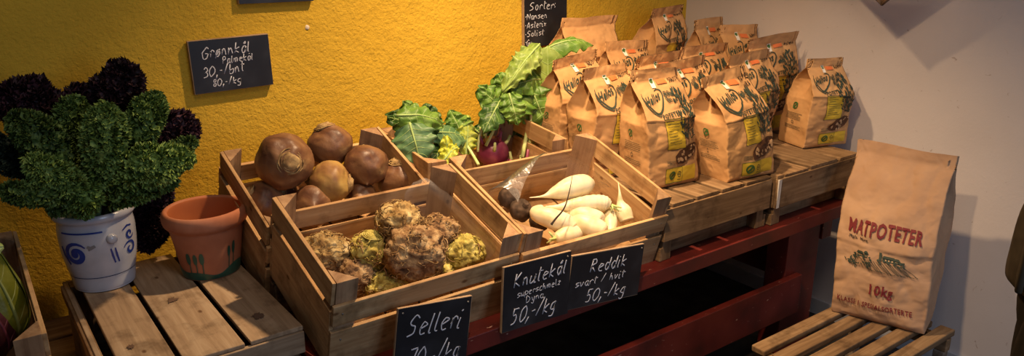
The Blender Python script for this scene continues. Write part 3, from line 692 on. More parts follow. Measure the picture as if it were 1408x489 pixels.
rl_ = [
 ('largest rutabaga at the left of the crate, tan leaf scar facing the room', (0.5975, -0.2305, 0.7666), (-.10, -.95, .20), .064, .86, 1, .36),
 ('rutabaga at the back of the heap, cut crown pointing up against the yellow wall', (0.7299, -0.1848, 0.7733), (-.15, .25, 1), .053, .9, 2, .38),
 ('rutabaga at the right of the heap, its root end facing forward', (0.7906, -0.2473, 0.7260), (.35, .75, .65), .053, .9, 3, .3),
 ('yellowish rutabaga in the middle of the heap, crown pointing right', (0.6887, -0.2615, 0.7048), (.85, -.45, -.1), .052, .9, 4, .34),
 ('rutabaga at the right end of its crate, pale flat crown on top', (0.8739, -0.2580, 0.6780), (-.05, -.1, 1), .054, .9, 5, .36),
 ('rutabaga low at the left end of the crate behind the rail', (0.5429, -0.2213, 0.6736), (-.7, .1, .6), .050, .9, 6, .36),
 ('smooth rutabaga low in front just above the front rail', (0.6364, -0.2797, 0.6634), (.3, .9, -.2), .047, .9, 7, .36),
 ('small rutabaga low in front, lower right of the yellowish one', (0.7694, -0.2612, 0.6505), (.5, .6, -.2), .038, .9, 8, .3)]
for (lb, c, ax, r, s0, sd, rc) in rl_: root_veg('rutabaga', lb, 'rutabaga', 'rutabagas in the back left crate', c, ax, r, PR, RUTY if sd == 4 else RUT, sd, .07, 48, (s0 - .04, rc, RUTD))
o = root_veg('rutabaga', 'rutabaga lying deep between the two leftmost ones, cut stalk end showing', 'rutabaga', 'rutabagas in the back left crate', (0.6097, -0.1801, 0.6682), (-.6, -.5, .6), .036, PR, RUT, 9, .05, 30, (.86, .42, RUTD))

def celeriac(label, c, r, m, seed, fl=(1, 1, .9), top=(0, -.3, 1), hairs=70):
    R = random.Random(seed); b = MB(); c = Vector(c); sv = Vector((seed * 1.7, seed * -2.3, seed * .9)); axx, u, v = frame_axis(top)
    def fn(i, j):
        th = 2 * pi * i; ph = pi * (j * .996 + .002); d = Vector((sin(ph) * cos(th), sin(ph) * sin(th), cos(ph)))
        n_ = noise.noise(d * 1.8 + sv) * .22 + noise.noise(d * 5 + sv) * .12 + abs(noise.noise(d * 9 + sv)) * .16 + noise.noise(d * 22 + sv) * .05
        p = d * r * (.93 + n_); return Vector((p.x * fl[0], p.y * fl[1], p.z * fl[2]))
    b.grid(fn, 64, 44, m, True); o = b.build('celery_root'); o.location = c; tag(o, label, 'celery root', 'celery roots in the front crate')
    b = MB()
    for k in range(hairs):
        d = Vector((R.gauss(0, 1), R.gauss(0, 1), R.gauss(-.1, 1))).normalized(); pts = []; t_ = d.cross(Vector((R.gauss(0, 1), R.gauss(0, 1), R.gauss(0, 1)))).normalized()
        L = R.uniform(.25, .8)
        for q in range(7):
            a = q / 6 * L; dd = (d + t_ * a + Vector((R.gauss(0, .05), R.gauss(0, .05), R.gauss(0, .05)))).normalized()
            p = dd * r * (1.02 + .10 * sin(pi * q / 6) + R.uniform(-.02, .03)); pts.append((p.x * fl[0], p.y * fl[1], p.z * fl[2]))
        b.tube(cr([tuple(p) for p in pts], 2), R.uniform(.0006, .0013), HAIR if k % 3 else m, 4, False)
    b.build('root_hairs', o)
    b = MB()   # scar rings of the leaf stalks
    for k in range(6):
        rr = r * (.10 + .075 * k); hh = sqrt(max(r * r * 1.06 - rr * rr, 0)) + .002
        ring = []
        for q in range(19):
            t_ = 2 * pi * q / 18; p = axx * hh + (u * cos(t_) + v * sin(t_)) * rr; nn = 1 + .05 * noise.noise(p * 90 + sv); p = p * nn; ring.append((p.x * fl[0], p.y * fl[1], p.z * fl[2]))
        b.tube(ring, .0016, CELG, 5, False)
    if seed in (4, 6): b.build('leaf_scar', o)
    return o
cs = [
 ('round tan celery root on top at the back of the heap', (0.7097, -0.5550, 0.6925), .047, CEL, 1, (1, 1, .88), (0, -.2, 1)),
 ('greenish celery root at the back right beside the plastic liner', (0.7997, -0.5607, 0.6490), .043, CELB, 2, (1.05, 1, .88), (.4, -.7, .5)),
 ('largest celery root in the middle of the heap, pale top and brown sides', (0.7060, -0.6182, 0.6465), .061, CELB, 3, (1.05, 1, .92), (-.2, 0, 1)),
 ('yellow green celery root left of the largest one, ringed scar on top', (0.6459, -0.5465, 0.6374), .044, CELG, 4, (1, 1, .95), (.1, -.2, 1)),
 ('brown celery root at the far left of the crate', (0.5653, -0.5070, 0.6444), .046, CEL, 5, (1.15, 1, .85), (-.5, -.3, 1)),
 ('hairy greenish celery root at the right end of the crate', (0.8340, -0.6064, 0.6086), .043, CELG, 6, (1.05, 1, .92), (.8, -.5, .4)),
 ('shaggy brown celery root low in front beside the left rail', (0.6008, -0.5609, 0.6013), .041, CELB, 7, (1, 1, .9), (0, -.5, 1)),
 ('yellow green celery root low in front of the largest one', (0.6585, -0.6050, 0.5824), .045, CELG, 8, (1.15, 1, .7), (.8, -.3, .6)),
 ('small celery root low in front at the right, just above the rail', (0.7704, -0.6045, 0.5776), .040, CELG, 9, (1.1, 1, .75), (.7, -.5, .5))]
for a in cs: celeriac(*a)

def taper_root(name, label, cat, group, pts, rad, m, n=18, ringy=0, seed=0, crown=None):
    pts = [Vector(p) for p in pts]; c = sum(pts, Vector()) / len(pts); q = [tuple(p - c) + (r,) for p, r in zip(pts, rad)]; q = cr(q, 9)
    R = random.Random(seed); b = MB(); rr = [max(p[3], .0006) * (1 + .03 * sin(i * 1.9) * ringy + R.uniform(-.01, .01)) for i, p in enumerate(q)]
    b.tube([p[:3] for p in q], rr, m, n); o = b.build(name); o.location = c; tag(o, label, cat, group)
    if crown:
        b = MB(); e = Vector(q[-1][:3]); d = (Vector(q[-1][:3]) - Vector(q[-4][:3])).normalized()
        for k in range(5):
            s_ = Vector((R.gauss(0, .4), R.gauss(0, .4), R.gauss(0, .4))); b.tube([e - d * .004, e + (d + s_) * .006, e + (d + s_ * 1.6) * .012], [.004, .003, .0015], crown, 6)
        b.build('leaf_stubs', o)
    return o
G_ = 'white radishes in the front right crate'
taper_root('white_radish', 'large white radish on top at the back, thin tail pointing left', 'radish', G_, [(1.0694, -0.5344, 0.6659), (1.1074, -0.5421, 0.6640), (1.1393, -0.5470, 0.6680), (1.1827, -0.5526, 0.6720), (1.2277, -0.5524, 0.6726), (1.2504, -0.5539, 0.6724)], [.0008, .004, .016, .0285, .026, .012], WRD, seed=1)
taper_root('white_radish', 'long white radish with ringed skin lying across the middle', 'radish', G_, [(1.1005, -0.5565, 0.6437), (1.1294, -0.5704, 0.6397), (1.1677, -0.5843, 0.6411), (1.2119, -0.6003, 0.6419), (1.2399, -0.6139, 0.6380), (1.2498, -0.6239, 0.6350)], [.001, .007, .016, .0195, .0185, .008], WRD, ringy=1, seed=2, crown=PGR)
taper_root('white_radish', 'yellowish white radish at the left of the crate, leaning down right', 'radish', G_, [(1.1030, -0.5397, 0.6385), (1.0795, -0.5498, 0.6298), (1.0969, -0.5777, 0.6214), (1.1245, -0.6038, 0.6084), (1.1334, -0.6250, 0.6019)], [.006, .018, .024, .024, .012], WRD, seed=3)
taper_root('white_radish', 'white radish under the ringed one, blunt end to the right', 'radish', G_, [(1.1502, -0.5680, 0.6198), (1.1648, -0.5885, 0.6189), (1.1822, -0.6160, 0.6158), (1.2018, -0.6358, 0.6099), (1.2064, -0.6436, 0.6075)], [.010, .021, .024, .021, .010], WRD, seed=4)
taper_root('white_radish', 'plump white radish in front in the middle of the crate', 'radish', G_, [(1.1515, -0.5936, 0.6066), (1.1589, -0.6141, 0.6056), (1.1762, -0.6388, 0.5982), (1.1900, -0.6620, 0.5912), (1.1946, -0.6697, 0.5888)], [.012, .024, .027, .022, .010], WRD, seed=5)
taper_root('white_radish', 'white radish standing upright left of the tailed one at the right end', 'radish', G_, [(1.2686, -0.6004, 0.6111), (1.2534, -0.6167, 0.6059), (1.2337, -0.6407, 0.5930), (1.2126, -0.6660, 0.5797)], [.009, .0165, .0175, .010], WRD, seed=6, crown=PGR)
taper_root('white_radish', 'white radish at the right end with its thin tail pointing straight up', 'radish', G_, [(1.2992, -0.5958, 0.6757), (1.2836, -0.6179, 0.6582), (1.2821, -0.6233, 0.6356), (1.2818, -0.6348, 0.6163), (1.2790, -0.6514, 0.5954)], [.0008, .003, .009, .020, .018], WRD, seed=7)
taper_root('white_radish', 'yellowish radish low in front at the left, green stub on its end', 'radish', G_, [(1.1595, -0.6218, 0.5875), (1.1368, -0.6217, 0.5873), (1.1058, -0.6212, 0.5871), (1.0805, -0.6198, 0.5873)], [.010, .022, .022, .012], WRD, seed=8, crown=PGR)
taper_root('white_radish', 'white radish deep behind the front rail, seen through the gap', 'radish', G_, [(1.1580, -0.6251, 0.5499), (1.1876, -0.6311, 0.5483), (1.2304, -0.6364, 0.5472), (1.2632, -0.6405, 0.5463)], [.006, .018, .02, .010], WRD, seed=9)
G_ = 'black radishes in the front right crate'
for k, (lb, c, r) in enumerate([('black radish at the left of the radish crate, farthest back', (1.0849, -0.4324, 0.6348), .028), ('black radish at the left of the radish crate, middle one under the plastic', (1.0913, -0.4719, 0.6122), .029), ('black radish at the left of the radish crate, nearest the front rail', (1.1136, -0.5189, 0.5927), .026)]):
    root_veg('black_radish', lb, 'radish', G_, c, (.4 - .3 * k, -.5, .6), r, PR, BRD, 30 + k, .08, 26, (.84, .3, BRD))
b = MB(); b.tube(cr([(1.1667, -0.5750, 0.7120), (1.1286, -0.6094, 0.6905), (1.0954, -0.6311, 0.6625), (1.0702, -0.6307, 0.6413), (1.0568, -0.6316, 0.6305)], 5), [.0006 + .0022 * (i / 20) for i in range(21)], flat('dark_root', (.03, .018, .012), .8), 6)
o = b.build('dried_root'); tag(o, 'thin black dried root lying across the white radishes', 'root')

def kohlrabi(label, c, r, seed):
    R = random.Random(seed)
    o = root_veg('kohlrabi', label, 'kohlrabi', None, c, (.1, -.3, 1), r, [(-1, .05), (-.9, .4), (-.5, .86), (0, 1.03), (.5, .86), (.85, .5), (.95, .2), (.97, .1)], PUR, seed, .04, 36)
    for k in range(8):
        th = k * 2.4; ph = .5 + .11 * k; d = Vector((sin(ph) * cos(th), sin(ph) * sin(th), cos(ph))); up = Vector((0, 0, 1)); b = MB()
        p0 = d * r * .94; p1 = d * r * 1.12 + up * .004; p2 = d * r * 1.3 + up * R.uniform(.01, .025)
        b.tube([p0, p1, p2], [.0062, .0045, .0035], PGR if k % 2 else PUR, 8); b.build('stalk_stub', o)
    return o
kohlrabi('round purple kohlrabi with cut leaf stalks, right of the leafy greens', (1.2456, -0.1340, 0.6625), .046, 1)
kohlrabi('purple kohlrabi low in the crate, seen between the front slats', (1.2901, -0.2111, 0.6008), .042, 2)

# ------------------------------------------------------------------ plastic liners
def plastic():
    m, nt, b = mat('clear_plastic', .12, .5); nt.nodes.remove(b); out = nt.nodes['Material Output']
    t_ = N(nt, 'ShaderNodeBsdfTransparent'); g_ = N(nt, 'ShaderNodeBsdfGlossy'); g_.inputs['Roughness'].default_value = .38; g_.inputs['Color'].default_value = (.4, .4, .4, 1)
    d_ = N(nt, 'ShaderNodeBsdfDiffuse'); d_.inputs['Color'].default_value = (.6, .55, .5, 1)
    f = N(nt, 'ShaderNodeFresnel', IOR=1.5); m1 = N(nt, 'ShaderNodeMixShader'); m2 = N(nt, 'ShaderNodeMixShader'); m1.inputs[0].default_value = .14
    nt.links.new(t_.outputs[0], m1.inputs[1]); nt.links.new(d_.outputs[0], m1.inputs[2]); nt.links.new(f.outputs[0], m2.inputs[0]); nt.links.new(m1.outputs[0], m2.inputs[1]); nt.links.new(g_.outputs[0], m2.inputs[2])
    mp = mapping(nt, (30, 30, 30)); n_ = N(nt, 'ShaderNodeTexNoise', Scale=1.0, Detail=3); nt.links.new(mp.outputs[0], n_.inputs['Vector'])
    bp = N(nt, 'ShaderNodeBump', Strength=.8, Distance=.01); nt.links.new(n_.outputs['Fac'], bp.inputs['Height']); nt.links.new(bp.outputs[0], g_.inputs['Normal']); nt.links.new(bp.outputs[0], f.inputs['Normal'])
    nt.links.new(m2.outputs[0], out.inputs[0]); return m
PLA = plastic()
def liner(k, label, pts, seed):
    """pts: rows of crate-frame points (u,v,w)"""
    Fm = frame(k); b = MB(); nr = len(pts); nc = len(pts[0])
    rows = [cr([tuple(p) for p in r], 6) for r in pts]; cols = [cr([r[i] for r in rows], 6) for i in range(len(rows[0]))]
    V = []; n1 = len(cols); n2 = len(cols[0])
    for j in range(n2):
        for i in range(n1):
            p = Vector(cols[i][j]); p += Vector((nz(p, 30, seed), nz(p, 30, seed + 3), nz(p, 30, seed + 7))) * .006
            V.append(Fm @ p)
    b.add(V, [(j * n1 + i, j * n1 + i + 1, (j + 1) * n1 + i + 1, (j + 1) * n1 + i) for j in range(n2 - 1) for i in range(n1 - 1)], PLA)
    o = b.build('plastic_liner'); tag(o, label, 'plastic bag'); return o
liner('cel', 'crumpled clear plastic liner between the celery roots and the crate boards', [
  [(.30, .262, .03), (.36, .268, .03), (.385, .22, .03), (.388, .10, .02)],
  [(.30, .266, .09), (.35, .262, .10), (.375, .20, .09), (.388, .07, .08)],
  [(.29, .262, .15), (.33, .255, .17), (.366, .19, .145), (.392, .05, .12)],
  [(.31, .275, .18), (.345, .255, .19), (.372, .18, .17), (.385, .03, .15)]], 3)
liner('rad', 'clear plastic bag opened around the radishes', [
  [(.10, .30, .06), (.20, .305, .06), (.31, .29, .07), (.40, .22, .07)],
  [(.10, .28, .10), (.20, .295, .12), (.30, .27, .13), (.40, .18, .11)],
  [(.13, .25, .12), (.22, .285, .165), (.30, .27, .17), (.385, .15, .13)],
  [(.14, .21, .10), (.23, .27, .18), (.31, .25, .185), (.37, .14, .15)]], 8)

# ------------------------------------------------------------------ leafy greens
def leafmat(name, c0, c1, c2, tr=.25):
    m, nt, b = mat(name, .45, .4); mp = mapping(nt, (22, 22, 22)); n_ = N(nt, 'ShaderNodeTexNoise', Scale=1.0, Detail=6); nt.links.new(mp.outputs[0], n_.inputs['Vector'])
    r = ramp(nt, [(.3, c0), (.5, c1), (.7, c2)]); nt.links.new(n_.outputs['Fac'], r.inputs[0]); nt.links.new(r.outputs[0], b.inputs['Base Color'])
    t_ = N(nt, 'ShaderNodeBsdfTranslucent'); nt.links.new(r.outputs[0], t_.inputs['Color']); mx = N(nt, 'ShaderNodeMixShader'); mx.inputs[0].default_value = tr
    nt.links.new(b.outputs[0], mx.inputs[1]); nt.links.new(t_.outputs[0], mx.inputs[2]); nt.links.new(mx.outputs[0], nt.nodes['Material Output'].inputs[0])
    n2 = N(nt, 'ShaderNodeTexNoise', Scale=3.0, Detail=4); nt.links.new(mp.outputs[0], n2.inputs['Vector']); addbump(nt, b, n2.outputs['Fac'], .5, .003); return m
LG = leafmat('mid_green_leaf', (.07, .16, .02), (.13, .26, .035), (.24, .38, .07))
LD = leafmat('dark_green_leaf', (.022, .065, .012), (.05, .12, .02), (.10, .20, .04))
LB = leafmat('blue_green_leaf', (.06, .15, .06), (.10, .21, .085), (.17, .29, .12))
LP = leafmat('pale_green_leaf', (.17, .27, .04), (.27, .38, .08), (.40, .50, .14), .3)
LY = leafmat('yellow_green_leaf', (.30, .38, .04), (.42, .50, .07), (.56, .62, .14), .3)
LC = leafmat('chartreuse_leaf', (.48, .55, .04), (.62, .66, .07), (.74, .74, .15), .35)
VEIN = flat('pale_leaf_vein', (.30, .42, .14), .5)
CAM = Vector((0, -1.9, 1.258))
def leaf(label, base, tip, wd, m, seed, bend=.15, stem=None, ruf=.10, lobes=5, face=None, cup=.12, roll=0, group=None, vein=True, shape=1.0, name='kohlrabi_leaf', thick=.0035):
    R = random.Random(seed); b0 = Vector(base); b1 = Vector(tip); ax = (b1 - b0); L = ax.length; ax.normalize()
    nh = Vector(face) if face else (CAM - (b0 + b1) / 2).normalized() + Vector((0, 0, .25)); sd = ax.cross(nh).normalized(); sd = Matrix.Rotation(radians(roll), 3, ax) @ sd; nn = sd.cross(ax).normalized()
    def mid(t): return b0 + ax * L * t + nn * bend * L * sin(pi * t * .9) 
    def P(u, t, off=0):
        t_ = min(max(t, 0), 1); prof = sin(pi * (t_ ** .72) * .985 + .02) ** (.62 * shape); prof *= 1 + .10 * sin(t_ * lobes * 2 * pi + (0 if u > 0 else 1.7)) * abs(u) + .05 * nz((u, t_ * 3, 0), 3.2, seed) + .07 * abs(nz((u * .2, t_ * 5, 1), 4.3, seed)) * abs(u)
        x = u * wd / 2 * prof
        z = -cup * wd * u * u * prof + ruf * wd * abs(u) ** 1.7 * sin(t_ * 2 * pi * (lobes * .9) + (2.0 if u < 0 else 0) + seed) * .55 + ruf * wd * .5 * nz((u, t_ * 2, .3), 2.8, seed + 4) + ruf * wd * .22 * abs(u) * nz((u * 3, t_ * 9, 0), 2.0, seed + 9)
        return mid(t_) + sd * x + nn * (z + off) + ax * (abs(u) * .05 * L * sin(t_ * 6 + seed))
    b = MB(); b.grid(lambda i, j: P(2 * i - 1, .01 + .985 * j), 26, 40, m); c = (b0 + b1) / 2
    b.v = [tuple(Vector(v) - c) for v in b.v]; o = b.build(name, solid=.0007); o.location = c; tag(o, label, 'leaf', group)
    if vein:
        b = MB(); b.tube([P(0, t / 14, .0008) - c for t in range(15)], [max(.0007, thick * (1 - t / 15)) for t in range(15)], VEIN, 6)
        for k in range(5):
            t0 = .14 + .15 * k
            for s_ in (-1, 1): b.tube([P(s_ * q / 6 * .82, min(.99, t0 + .16 * (q / 6) ** 1.2), .0006) - c for q in range(7)], [max(.0003, .0009 * (1 - q / 7)) for q in range(7)], VEIN, 5)
        b.build('vein', o)
    if stem:
        b = MB(); e = P(0, .02); q = cr([tuple(Vector(stem) - c), tuple((Vector(stem) + e) / 2 - c + nn * .006), tuple(e - c)], 6); b.tube(q, [thick * 1.35 - .35 * thick * i / (len(q) - 1) for i in range(len(q))], PGR, 9); b.build('leaf_stalk', o)
    return o
gl = 'leafy greens at the left of the kohlrabi crate'; gr = 'tall leafy greens at the right of the kohlrabi crate'
leaf('broad blue green leaf hanging down over the crate edge, pale branching veins', (0.9218, -0.2350, 0.8116), (0.9278, -0.2750, 0.7102), .105, LB, 1, .12, (1.0363, -0.1700, 0.7090), .07, 4, None, .10, 0, gl, shape=.8)
leaf('yellowish green leaf folded over the top of the left greens', (0.9048, -0.2000, 0.8261), (1.0338, -0.2000, 0.7813), .070, LG, 2, .22, None, .16, 5, (-.3, -.7, .8), .2, 10, gl)
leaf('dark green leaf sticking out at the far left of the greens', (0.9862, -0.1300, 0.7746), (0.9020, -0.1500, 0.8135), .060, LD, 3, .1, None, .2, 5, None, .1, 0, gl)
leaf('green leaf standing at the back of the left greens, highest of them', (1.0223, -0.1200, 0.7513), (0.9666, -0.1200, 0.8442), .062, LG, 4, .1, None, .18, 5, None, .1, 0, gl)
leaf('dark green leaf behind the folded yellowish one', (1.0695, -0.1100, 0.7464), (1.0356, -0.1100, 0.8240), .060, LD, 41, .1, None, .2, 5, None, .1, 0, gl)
leaf('grey green leaf lying level in the middle of the left greens', (1.0111, -0.1700, 0.7590), (1.1413, -0.1600, 0.7168), .085, LB, 5, .12, None, .10, 4, (-.3, -.6, .8), .15, 0, gl)
leaf('frilly pale green leaf at the top right of the left greens', (1.1363, -0.1600, 0.7092), (1.1119, -0.1200, 0.7998), .085, LG, 6, .14, (1.1181, -0.2500, 0.6708), .20, 6, None, .12, 0, gl)
leaf('upright pale green leaf beside the purple kohlrabi', (1.1225, -0.1800, 0.6785), (1.1535, -0.1400, 0.7814), .060, LY, 7, .12, None, .2, 6, None, .12, 20, gl)
leaf('chartreuse young leaf in the heart of the left greens', (1.0450, -0.2200, 0.6685), (1.0486, -0.2000, 0.7495), .052, LC, 8, .12, (0.9937, -0.2600, 0.6834), .25, 5, None, .2, 0, gl)
leaf('small chartreuse leaf with a curled edge in front of the heart leaf', (1.0062, -0.2400, 0.6881), (1.0630, -0.2300, 0.7277), .040, LC, 9, .2, None, .3, 5, None, .2, 0, gl)
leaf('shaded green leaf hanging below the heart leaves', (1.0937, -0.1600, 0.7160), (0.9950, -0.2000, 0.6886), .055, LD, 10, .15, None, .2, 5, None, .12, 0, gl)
leaf('broad light green leaf standing highest of the right greens, pale rib on its right edge', (1.4343, -0.1500, 0.7452), (1.4388, -0.1400, 0.9509), .150, LP, 11, .10, (1.3892, -0.1700, 0.6356), .06, 3, (-.7, -.7, .1), .08, 15, gr, shape=.7)
leaf('green leaf lying to the right over the top of the potato bag', (1.4444, -0.1200, 0.9355), (1.5922, -0.1700, 0.9330), 0.067, LG, 12, .22, None, .12, 4, (-.2, -.5, .9), .3, 0, gr)
leaf('pale jagged leaf drooping down left from the top of the right greens', (1.3956, -0.1600, 0.9607), (1.2395, -0.1900, 0.8405), 0.076, LP, 13, .14, None, .22, 7, None, .15, 0, gr)
leaf('light green leaf in front of the tall one, its white veins spread like a fan', (1.3415, -0.1900, 0.8451), (1.3940, -0.2000, 0.7164), 0.128, LG, 14, .12, (1.3301, -0.2000, 0.6523), .12, 5, None, .1, 0, gr, shape=.85)
leaf('small green leaf pointing left, outermost of the right greens', (1.2610, -0.1600, 0.7873), (1.1869, -0.1500, 0.8566), 0.079, LG, 15, .12, (1.2047, -0.1600, 0.6899), .18, 5, None, .12, 0, gr)
leaf('small upright green leaf near the top left of the right greens', (1.2992, -0.1500, 0.8018), (1.2609, -0.1400, 0.8880), 0.085, LG, 16, .10, None, .16, 5, None, .12, 0, gr)
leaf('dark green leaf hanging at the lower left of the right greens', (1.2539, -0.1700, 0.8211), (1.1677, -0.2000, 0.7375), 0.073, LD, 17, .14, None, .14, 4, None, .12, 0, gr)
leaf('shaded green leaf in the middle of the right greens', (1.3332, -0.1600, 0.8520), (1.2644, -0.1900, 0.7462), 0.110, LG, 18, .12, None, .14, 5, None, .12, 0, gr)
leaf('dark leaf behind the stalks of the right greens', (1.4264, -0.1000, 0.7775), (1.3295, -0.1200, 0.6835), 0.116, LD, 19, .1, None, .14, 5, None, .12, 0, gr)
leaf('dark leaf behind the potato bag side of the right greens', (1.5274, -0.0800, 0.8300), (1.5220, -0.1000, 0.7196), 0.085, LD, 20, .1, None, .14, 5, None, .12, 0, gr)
leaf('mid green leaf below the broad one with its tip to the left', (1.3970, -0.1700, 0.8613), (1.2719, -0.1800, 0.8515), 0.091, LG, 21, .14, None, .18, 5, None, .12, 0, gr)
leaf('dark leaf at the back, left of the tall stems', (1.3668, -0.0700, 0.7241), (1.2865, -0.0600, 0.8359), .075, LD, 22, .1, None, .16, 5, None, .12, 0, gr)
leaf('green leaf at the back between the tall leaf and the chalkboard', (1.4139, -0.0800, 0.8202), (1.3931, -0.0600, 0.9157), .075, LG, 23, .1, None, .16, 5, None, .12, 0, gr)
leaf('drooping green leaf in front of the left thick stalk', (1.2497, -0.2100, 0.8424), (1.2649, -0.2300, 0.7538), .070, LG, 24, .16, None, .18, 6, None, .14, 0, gr)
leaf('dark leaf low behind the purple kohlrabi', (1.2147, -0.0800, 0.7256), (1.2741, -0.0900, 0.6637), .070, LD, 25, .1, None, .16, 5, None, .12, 0, gl)
leaf('frilly dark leaf under the folded yellowish one', (1.0390, -0.1700, 0.7886), (0.9701, -0.1800, 0.7593), .060, LD, 26, .14, None, .22, 6, None, .14, 0, gl)
for lb, pts, r in (('thick pale stalk, left one of the pair in the kohlrabi crate', [(1.3036, -0.2000, 0.6480), (1.3242, -0.1900, 0.6989), (1.3475, -0.1800, 0.7581)], .0060), ('thick pale stalk, right one of the pair in the kohlrabi crate', [(1.3838, -0.1700, 0.6321), (1.4131, -0.1600, 0.6901), (1.4368, -0.1500, 0.7625)], .0062), ('thin dark stalk curving up between the two leaf bunches', [(1.1839, -0.1500, 0.6741), (1.2016, -0.1400, 0.7287), (1.2500, -0.1400, 0.7852)], .0035), ('thin stalk right of the curved dark one', [(1.2216, -0.1500, 0.6743), (1.2191, -0.1400, 0.7261), (1.2397, -0.1400, 0.7655)], .0035), ('thin stalk between the two thick pale ones', [(1.3775, -0.1500, 0.6331), (1.3932, -0.1400, 0.6778), (1.4115, -0.1300, 0.7402)], .004)):
    b = MB(); q = cr([tuple(p) for p in pts], 6); b.tube(q, r, PGR, 10); o = b.build('leaf_stalk'); tag(o, lb, 'leaf stalk')

# ------------------------------------------------------------------ kale
def kalemat(name, c0, c1, c2):
    m = noisy(name, [c0, c1, c2], (45, 45, 45), 4, .6, .3, .4, .002); nt = m.node_tree; b = nt.nodes['Principled BSDF']; src = b.inputs['Base Color'].links[0].from_socket; oi = nt.nodes.new('ShaderNodeObjectInfo'); mr = N(nt, 'ShaderNodeMapRange'); mr.inputs['To Min'].default_value = .62; mr.inputs['To Max'].default_value = 1.5; hv = N(nt, 'ShaderNodeHueSaturation'); nt.links.new(oi.outputs['Random'], mr.inputs['Value']); nt.links.new(mr.outputs[0], hv.inputs['Value']); nt.links.new(src, hv.inputs['Color']); nt.links.new(hv.outputs[0], b.inputs['Base Color']); return m
KG = kalemat('curly_kale_green', (.040, .080, .014), (.105, .175, .034), (.21, .30, .065)); KG2 = kalemat('curly_kale_light', (.060, .11, .020), (.145, .225, .045), (.28, .37, .09))
KP = kalemat('purple_kale', (.010, .004, .006), (.028, .009, .014), (.075, .028, .038)); KB = kalemat('palm_kale', (.008, .018, .014), (.018, .036, .026), (.04, .07, .05))
KS = flat('kale_stem', (.20, .30, .12), .5); KSP = flat('purple_stem', (.12, .03, .06), .5)
def kale(label, mouth, p0, p1, p2, wd, m, sm, seed, dens=1.0, dep=.62, group='curly kale leaves in the jug', name='kale_leaf', fr=.0108, end=.85):
    """p0,p1,p2: start, middle and tip of the frilly part"""
    R = random.Random(seed); wd = wd * (.86 if m is KG or m is KG2 else 1); o = empty(name, mouth); tag(o, label, 'kale leaf', group); c = Vector(mouth)
    P0, P1, P2 = [Vector(p) - c for p in (p0, p1, p2)]
    def cv(t): 
        return P0 * (1 - t) ** 2 + (P1 * 2 - (P0 + P2) * .5) * 2 * t * (1 - t) + P2 * t * t
    L = (P1 - P0).length + (P2 - P1).length
    def prof(t): return max(.12, sin(pi * (.10 + .90 * min(max(t, 0), 1)) ** 1.25) ** .55) if t < .985 else .2
    view = (CAM - Vector(p1)).normalized()
    def fr_(t):
        d = (cv(min(t + .03, 1)) - cv(max(t - .03, 0))).normalized(); s_ = d.cross(view).normalized(); return d, s_, s_.cross(d).normalized()
    b = MB()
    def core(i, j):
        t = j; d, s_, n_ = fr_(t); a = 2 * pi * i; r = wd / 2 * prof(t) * .80; p = cv(t) + s_ * cos(a) * r + n_ * sin(a) * r * dep
        return p + (s_ * cos(a) + n_ * sin(a)) * (.010 * nz(p, 40, seed) + .006 * nz(p, 90, seed))
    b.grid(core, 16, 14, m, True); b.f.append(tuple(range(16))[::-1]); b.m.append(0); nb = len(b.v); b.f.append(tuple(range(nb - 16, nb))); b.m.append(0)
    n = int(L * wd * 80000 * dens); n = max(220, min(n, 1500))
    for k in range(n):
        t = R.random() ** .9; d, s_, n_ = fr_(t); a = R.uniform(0, 2 * pi); rr = wd / 2 * prof(t); out = (s_ * cos(a) + n_ * sin(a) * dep)
        lump = 1 + (.5 if m is KP else .28) * nz(cv(t) + out * rr, 24, seed + 2)
        p = cv(t) + out * rr * R.uniform(.80, 1.0) * lump + (d * (t - .5) * .02); nn = (out.normalized() + d * .25 + Vector((R.gauss(0, .45), R.gauss(0, .45), R.gauss(0, .45)))).normalized()
        u = nn.cross(Vector((R.gauss(0, 1), R.gauss(0, 1), R.gauss(0, 1)))).normalized(); v = nn.cross(u); s = fr * (1.45 if m is KP else 1) * R.uniform(.55, 1.2); ph = R.uniform(0, 6)
        vs = [p - nn * s * .35]
        for q in range(10): th = 2 * pi * q / 10; vs.append(p + (u * cos(th) + v * sin(th)) * s * R.uniform(.75, 1.15) * .62 + nn * s * (.42 + .42 * (1 if q % 2 else -1) * R.uniform(.6, 1)))
        b.add(vs, [(0, 1 + q, 1 + (q + 1) % 10) for q in range(10)], m)
    b.build('frilly_blade', o, smooth=True)
    b = MB(); q = cr([(0, 0, -.03), tuple(P0 * .5), tuple(P0), tuple(cv(.5)), tuple(cv(.9))], 4); b.tube(q, [.006 * (1 - .8 * i / len(q)) for i in range(len(q))], sm, 8); b.build('stem', o)
    return o
JC = (.207, -.180)
def M_(dx, dy): return (JC[0] + dx, JC[1] + dy, .725)
kale('green curly kale leaf standing at the upper left, broad and round topped', M_(-.03, .01), (0.1706, -0.2200, 0.8099), (0.1398, -0.2600, 0.8824), (0.0991, -0.2600, 0.9395), .085, KG, KS, 1)
kale('green curly kale leaf upright, left of the tallest middle one', M_(-.01, .02), (0.1957, -0.2000, 0.8125), (0.1874, -0.2200, 0.8880), (0.2031, -0.2200, 0.9506), .078, KG, KS, 2)
kale('green curly kale leaf in the middle of the bunch, large and upright', M_(.0, -.02), (0.2261, -0.2500, 0.7739), (0.2268, -0.3000, 0.8770), (0.2415, -0.3000, 0.9454), .088, KG2, KS, 3)
kale('green curly kale leaf right of the middle one, in front of a purple leaf', M_(.02, .0), (0.2828, -0.2100, 0.8179), (0.3099, -0.2400, 0.8931), (0.3480, -0.2200, 0.9400), .082, KG, KS, 4)
kale('light green kale leaf sweeping to the right edge of the bunch', M_(.04, -.02), (0.2475, -0.2700, 0.7749), (0.2972, -0.3200, 0.8291), (0.3743, -0.3000, 0.8260), .092, KG2, KS, 5)
